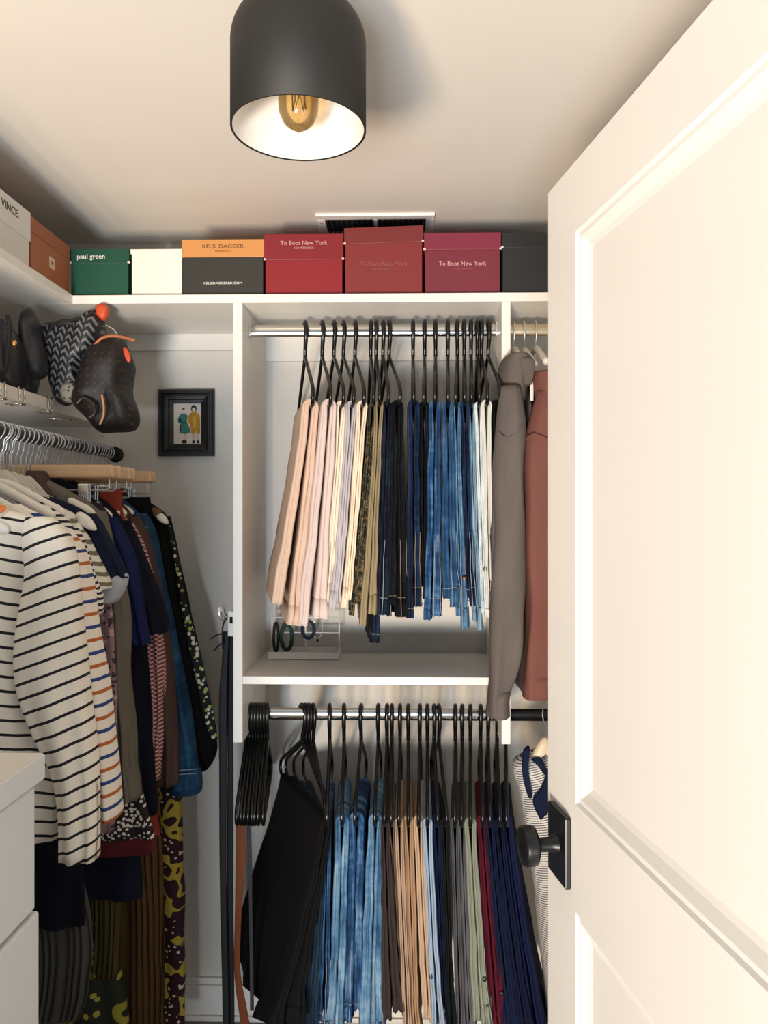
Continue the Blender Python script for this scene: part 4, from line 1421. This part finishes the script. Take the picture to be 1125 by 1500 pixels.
# bare white hanger shoulder tips showing past the tee
tp = thing('clothes_hanger', PY(125, 760, 1.665), 'white padded hanger with its rounded end showing above the navy tee', 'hanger', HG)
puff('hanger_end', [(112, 752), (120, 750), (132, 758), (140, 770), (141, 777), (132, 777), (122, 772), (114, 766)], 1.655, .012, WOODW, tp, 5)
puff('hanger_end', [(104, 768), (112, 764), (120, 772), (124, 782), (122, 787), (112, 784), (104, 776)], 1.64, .012, WOODW, tp, 5)
tube('hook', [(XRL + .0205 * math.cos(math.radians(d)), 1.66, ZRL + .0205 * math.sin(math.radians(d))) for d in range(210, -61, -15)] + [(XRL, 1.66, ZRL - .05), (XRL, 1.66, 1.66)], .0017, STEEL, tp, 6)
tp = thing('clothes_hanger', PY(240, 770, 2.1), 'white padded hanger with its rounded end showing above the kimono', 'hanger', HG)
puff('hanger_end', [(228, 756), (236, 751), (244, 758), (247, 767), (242, 768), (234, 764)], 2.10, .012, WOODW, tp, 5)
puff('brown_pad', [(222, 745), (230, 744), (238, 750), (232, 754), (226, 758)], 2.10, .010, paint('brown_pad', '#6f4a2a', .6), tp, 5)
tube('hook', [(XRL + .0205 * math.cos(math.radians(d)), 2.12, ZRL + .0205 * math.sin(math.radians(d))) for d in range(210, -61, -15)] + [(XRL, 2.12, ZRL - .05), (XRL, 2.12, 1.65)], .0017, STEEL, tp, 6)


# skirts on pale wooden clip hangers
def clip_hanger(Y, label, group, half=.19, clips=(.62,)):
    t = thing('clip_hanger', (XRL, Y, ZRL), label, 'hanger', group)
    zb_ = 1.657
    box('wooden_bar', (XRL - half, Y - .008, zb_ - .016), (XRL + half, Y + .008, zb_ + .016), WOODH, t, .0075, True, 4)
    rr = .0205
    tube('hook', [(XRL + rr * math.cos(math.radians(d)), Y, ZRL + rr * math.sin(math.radians(d))) for d in range(210, -61, -15)] + [(XRL, Y, ZRL - .05), (XRL, Y, zb_)], .0018, STEEL, t, 6)
    tube('clip_wire', [(XRL + half - .012, Y, zb_ - .012), (XRL + half - .012, Y, zb_ - .04), (XRL + half - .02, Y, zb_ - .045), (XRL - half + .02, Y, zb_ - .045)], .0016, STEEL, t, 6)
    for s in (-1, 1):
        for c in clips:
            x = XRL + s * half * c
            cl = box('clip', (x - .013, Y - .010, zb_ - .085), (x + .013, Y - .004, zb_ - .030), CHROME, t, .002)
            for k in range(4):
                box('clip_rib', (x - .009 + k * .005, Y - .0114, zb_ - .083), (x - .007 + k * .005, Y - .0098, zb_ - .055), STEEL, cl)
            box('clip', (x - .013, Y + .004, zb_ - .085), (x + .013, Y + .010, zb_ - .030), CHROME, t, .002)
    return t


def skirt(kind, label, cat, Y, rows, mat, clipl, group='skirts on clip hangers', **kw):
    t = thing(kind, PY((rows[-1][0] + rows[-1][1]) / 2, rows[-1][2], Y), label, cat, group)
    loft('skirt_cloth', rows, Y, kw.pop('T', .02), mat, t, **kw)
    if clipl:
        clip_hanger(Y, clipl, 'wooden clip hangers on the left rod', clips=kw.get('clips', (.62,)))
    return t


DOT = spots('white_dot_print', '#1a1016', '#d8d2c8', 100, .38)
RUST = cloth('rust_cloth', '#8a3a2a', .15)
MAR = cloth('maroon_trim', '#5c2128', .15)
s1_ = skirt('skirt', 'black skirt with scattered white dots and a maroon hem', 'skirt', 1.815,
            [(30, 150, 735), (30, 160, 800), (40, 180, 1000), (60, 214, 1180), (80, 226, 1226)], DOT, 'pale wooden clip hanger gripping the dotted skirt', pleats=3, amp=.004, seed=61)
loft('hem_band', [(80, 226, 1222), (82, 228, 1240), (84, 220, 1250)], 1.815, .0205, MAR, s1_, n=8, seed=61)
skirt('skirt', 'rust red skirt between the dotted and black skirts', 'skirt', 1.93, [(60, 177, 716), (70, 181, 760), (80, 196, 900), (100, 212, 1100), (116, 232, 1190), (120, 236, 1225)], RUST, 'pale wooden clip hanger gripping the rust red skirt', pleats=2, amp=.004, seed=63)
skirt('skirt', 'dark navy woven skirt hanging below the dotted hem', 'skirt', 1.86, [(50, 150, 740), (40, 160, 1000), (40, 196, 1200), (40, 206, 1280), (40, 208, 1312)], NAVK, 'pale wooden clip hanger gripping the navy woven skirt', pleats=3, amp=.004, seed=65)
skirt('skirt', 'long plain navy skirt close to the chest of drawers', 'skirt', 1.66, [(-40, 50, 760), (-40, 90, 1000), (20, 118, 1240), (30, 124, 1330), (40, 122, 1356)], NAVB, None, pleats=2, amp=.004, seed=66)
skirt('pleated_skirt', 'grey pleated skirt hanging lowest beside the drawers', 'skirt', 1.70, [(20, 70, 900), (30, 100, 1200), (50, 134, 1350), (56, 130, 1440), (50, 118, 1490)], cloth('grey_pleats', '#4b4a47', .2), None, pleats=9, amp=.007, seed=67)
skirt('pleated_skirt', 'bronze brown pleated skirt with narrow knife pleats', 'skirt', 1.96, [(110, 200, 800), (120, 226, 1100), (130, 238, 1250), (134, 240, 1400), (138, 242, 1540)], cloth('bronze_pleats', '#5b4426', .2), 'pale wooden clip hanger gripping the bronze pleated skirt', pleats=13, amp=.007, seed=69)
skirt('pleated_skirt', 'olive brown pleated skirt in front of the bronze one', 'skirt', 1.88, [(110, 180, 900), (120, 180, 1200), (136, 176, 1320), (130, 170, 1430)], cloth('olive_pleats', '#50472c', .2), None, pleats=6, amp=.007, seed=70)
skirt('skirt', 'black skirt clipped under the far wooden hangers', 'skirt', 2.09, [(150, 220, 728), (154, 222, 760), (160, 226, 860), (166, 232, 1000), (170, 236, 1150)], BLKC, 'pale wooden clip hanger gripping the black skirt', pleats=2, amp=.003, seed=71)
clip_hanger(2.125, 'pale wooden clip hanger furthest along the left rod', 'wooden clip hangers on the left rod')
skirt('dress', 'long maroon dress with large yellow blossoms', 'dress', 2.12, [(196, 240, 900), (216, 264, 1120), (228, 266, 1200), (232, 269, 1320), (234, 271, 1430), (236, 272, 1540)],
      floral('maroon_yellow_floral', '#2e0d1c', '#b9a23c', '#d9d0b8', 17), None, group='dresses on the left rod', pleats=2, amp=.004, seed=73, T=.03)
skirt('dress', 'green and yellow tropical print dress low behind the pleats', 'dress', 1.90, [(125, 160, 1200), (128, 160, 1380), (120, 176, 1426), (98, 186, 1460), (96, 196, 1540)],
      floral('tropical_print', '#1a2016', '#8f8a2c', '#a39a3e', 9), None, group='dresses on the left rod', pleats=2, amp=.005, seed=75, T=.03)
# further wire-hook hangers carrying dark tops pressed together
fills = [1.475, 1.545, 1.61, 1.68, 1.722, 1.768, 1.828, 1.868, 1.912, 1.93, 1.972, 2.02, 2.075, 2.10, 2.175, 2.19, 2.205, 2.225, 2.265]
for k, yy in enumerate(fills):
    wood_hanger(yy, 'slim grey hanger with a wire hook pressed among the tops', paint('grey_hanger', '#6d6f72', .5), 'slim grey hangers on the left rod', half=.15, zneck=1.60)

# ------------------------------------------------------------------ sweatshirts in the side bay
GRYH = cloth('grey_fleece', '#675f5b', .3, weave=350)
MAUV = cloth('mauve_fleece', '#7d524b', .15, weave=500)


def side_hanger(px, label, mat, ztop, lean=0.0, wood_h=.05):
    X = PY(px, 487, YR).x
    t = thing('clothes_hanger', (X, YR, ZR1), label, 'hanger', 'hangers in the side bay')
    rr = .0215
    tube('hook', [(X, YR + rr * math.cos(math.radians(d)), ZR1 + .002 + rr * math.sin(math.radians(d))) for d in range(-20, 181, 15)] +
         [(X + lean * .3, YR - .018, ZR1 - .02), (X + lean * .6, YR - .004, ZR1 - .045), (X + lean, YR, ztop)], .0018, STEEL, t, 6)
    for s in (-1, 1):
        V, Fc = [], []
        pts = catmull([(X + lean, YR, ztop), (X + lean, YR + s * .03, ztop - .004), (X + lean, YR + s * .11, ztop - .040), (X + lean, YR + s * .165, ztop - .065)], 14)
        tube('hanger_arm', pts, [.009] * 14, mat, t, 10)
    return t


side_hanger(752, 'white hanger holding the grey hooded sweatshirt', WOODW, PY(0, 517, YR).z)
side_hanger(767, 'white hanger holding the black zip jacket', WOODW, PY(0, 519, YR).z)
side_hanger(784, 'white hanger holding the mauve hooded sweatshirt', WOODW, PY(0, 516, YR).z)
g = thing('hooded_sweatshirt', PY(745, 1040, 2.0), 'heather grey hooded sweatshirt with a long hanging sleeve', 'sweatshirt')
loft('hood', [(744, 766, 522), (735, 776, 530), (730, 776, 548), (729, 772, 570), (732, 768, 590)], 1.99, .085, GRYH, g, n=14, seed=80)
loft('sleeve', [(738, 764, 566), (728, 768, 620), (722, 766, 700), (720, 766, 820), (718, 766, 930), (720, 756, 985), (716, 744, 1020), (713, 744, 1044)], 1.90, .045, GRYH, g, seed=81, wr=.013, wf=7)
loft('body', [(754, 770, 570), (754, 772, 680), (754, 772, 850), (754, 768, 1000)], 2.10, .15, GRYH, g, seed=82)
loft('rear_sleeve_fold', [(730, 742, 600), (721, 734, 690), (718, 732, 800), (718, 732, 920), (719, 730, 985)], 1.925, .03, GRYH, g, seed=88, wr=.006)
tube('shoulder_seam', catmull([tuple(PY(x, y, 1.856)) for x, y in ((729, 634), (742, 640), (756, 634), (764, 622))], 14), .0016, GRYH, g, 6)
loft('cuff', [(718, 748, 1008), (715, 744, 1022), (712, 745, 1046)], 1.899, .047, GRYH, g, n=6, seed=81, pleats=6, amp=.0012)
loft('hood_edge', [(752, 778, 524), (758, 781, 536), (762, 778, 552), (764, 774, 566)], 1.93, .035, GRYH, g, n=12, seed=89, wr=.01)
g = thing('jacket', PY(775, 1000, 2.1), 'black zip jacket between the grey and mauve sweatshirts', 'jacket')
loft('body', [(768, 784, 560), (766, 788, 660), (766, 784, 850), (764, 780, 1000)], 2.08, .17, BLKC, g, seed=83)
box('hanger_strap', (PY(776, 500, 1.93).x, 1.925, PY(0, 590, 1.93).z), (PY(781, 500, 1.93).x, 1.93, PY(0, 545, 1.93).z), WHITEP, g, .001)
g = thing('hooded_sweatshirt', PY(785, 1015, 2.0), 'mauve hooded sweatshirt hanging beside the door edge', 'sweatshirt')
loft('hood', [(780, 812, 546), (776, 820, 556), (778, 822, 570), (782, 820, 584)], 1.96, .07, MAUV, g, n=12, seed=85)
loft('sleeve', [(786, 812, 572), (778, 818, 612), (770, 822, 660), (767, 824, 780), (769, 822, 920), (766, 814, 985), (765, 806, 1020)], 1.91, .045, MAUV, g, seed=86, wr=.013, wf=7)
loft('cuff', [(769, 812, 985), (765, 806, 1003), (766, 805, 1021)], 1.909, .046, MAUV, g, n=6, seed=86)
tube('shoulder_seam', catmull([tuple(PY(x, y, 1.862)) for x, y in ((771, 643), (782, 636), (796, 640), (812, 646))], 14), .0016, MAUV, g, 6)
loft('body', [(790, 815, 575), (784, 822, 690), (786, 822, 980)], 2.08, .15, MAUV, g, seed=87)

# striped polo on the dark rod
POLO = stripes('polo_pinstripe', '#d9d8d6', [(.0, .36, '#4a4d58')], .0062)
NVC = cloth('polo_navy_collar', '#131c3a', .2)
YPO = 1.97
g = thing('polo_shirt', PY(800, 1500, YPO), 'pinstriped polo shirt with a navy collar behind the door knob', 'shirt')
loft('body', [(782, 850, 1098), (753, 856, 1118), (762, 862, 1160), (772, 866, 1220), (782, 866, 1300), (792, 866, 1400), (802, 866, 1540)], YPO + .05, .06, POLO, g, seed=90, pleats=2, amp=.004, skew=-.35)
puff('collar', [(768, 1096), (776, 1094), (774, 1120), (776, 1146), (780, 1166), (774, 1168), (766, 1140), (764, 1112)], YPO - .015, .006, NVC, g, 4)
puff('collar', [(806, 1120), (816, 1122), (816, 1170), (796, 1198), (790, 1198), (780, 1172), (792, 1154)], YPO - .02, .006, NVC, g, 4)
puff('collar_stand', [(778, 1112), (792, 1110), (800, 1126), (804, 1140), (798, 1136), (788, 1122)], YPO - .018, .005, NVC, g, 4)
X = PY(796, 1043, YR).x
t = thing('clothes_hanger', (X, YR, ZR2), 'pale wooden hanger holding the pinstriped polo shirt', 'hanger', 'hangers in the side bay')
tube('hook', [(X + .3 * .0215 * math.cos(math.radians(d)), YR + .0215 * math.cos(math.radians(d)), ZR2 + .002 + .0215 * math.sin(math.radians(d))) for d in range(-20, 181, 15)] +
     [(X, YR - .022, ZR2 - .03), tuple(PY(797, 1082, YPO + .06))], .0018, STEEL, t, 6)
puff('hanger_body', [(778, 1112), (783, 1096), (794, 1080), (802, 1080), (818, 1100), (826, 1120), (812, 1116), (798, 1104), (786, 1112)], YPO - .004, .010, paint('cream_hanger_wood', '#dccdb4', .4, var=.03), t, 5)
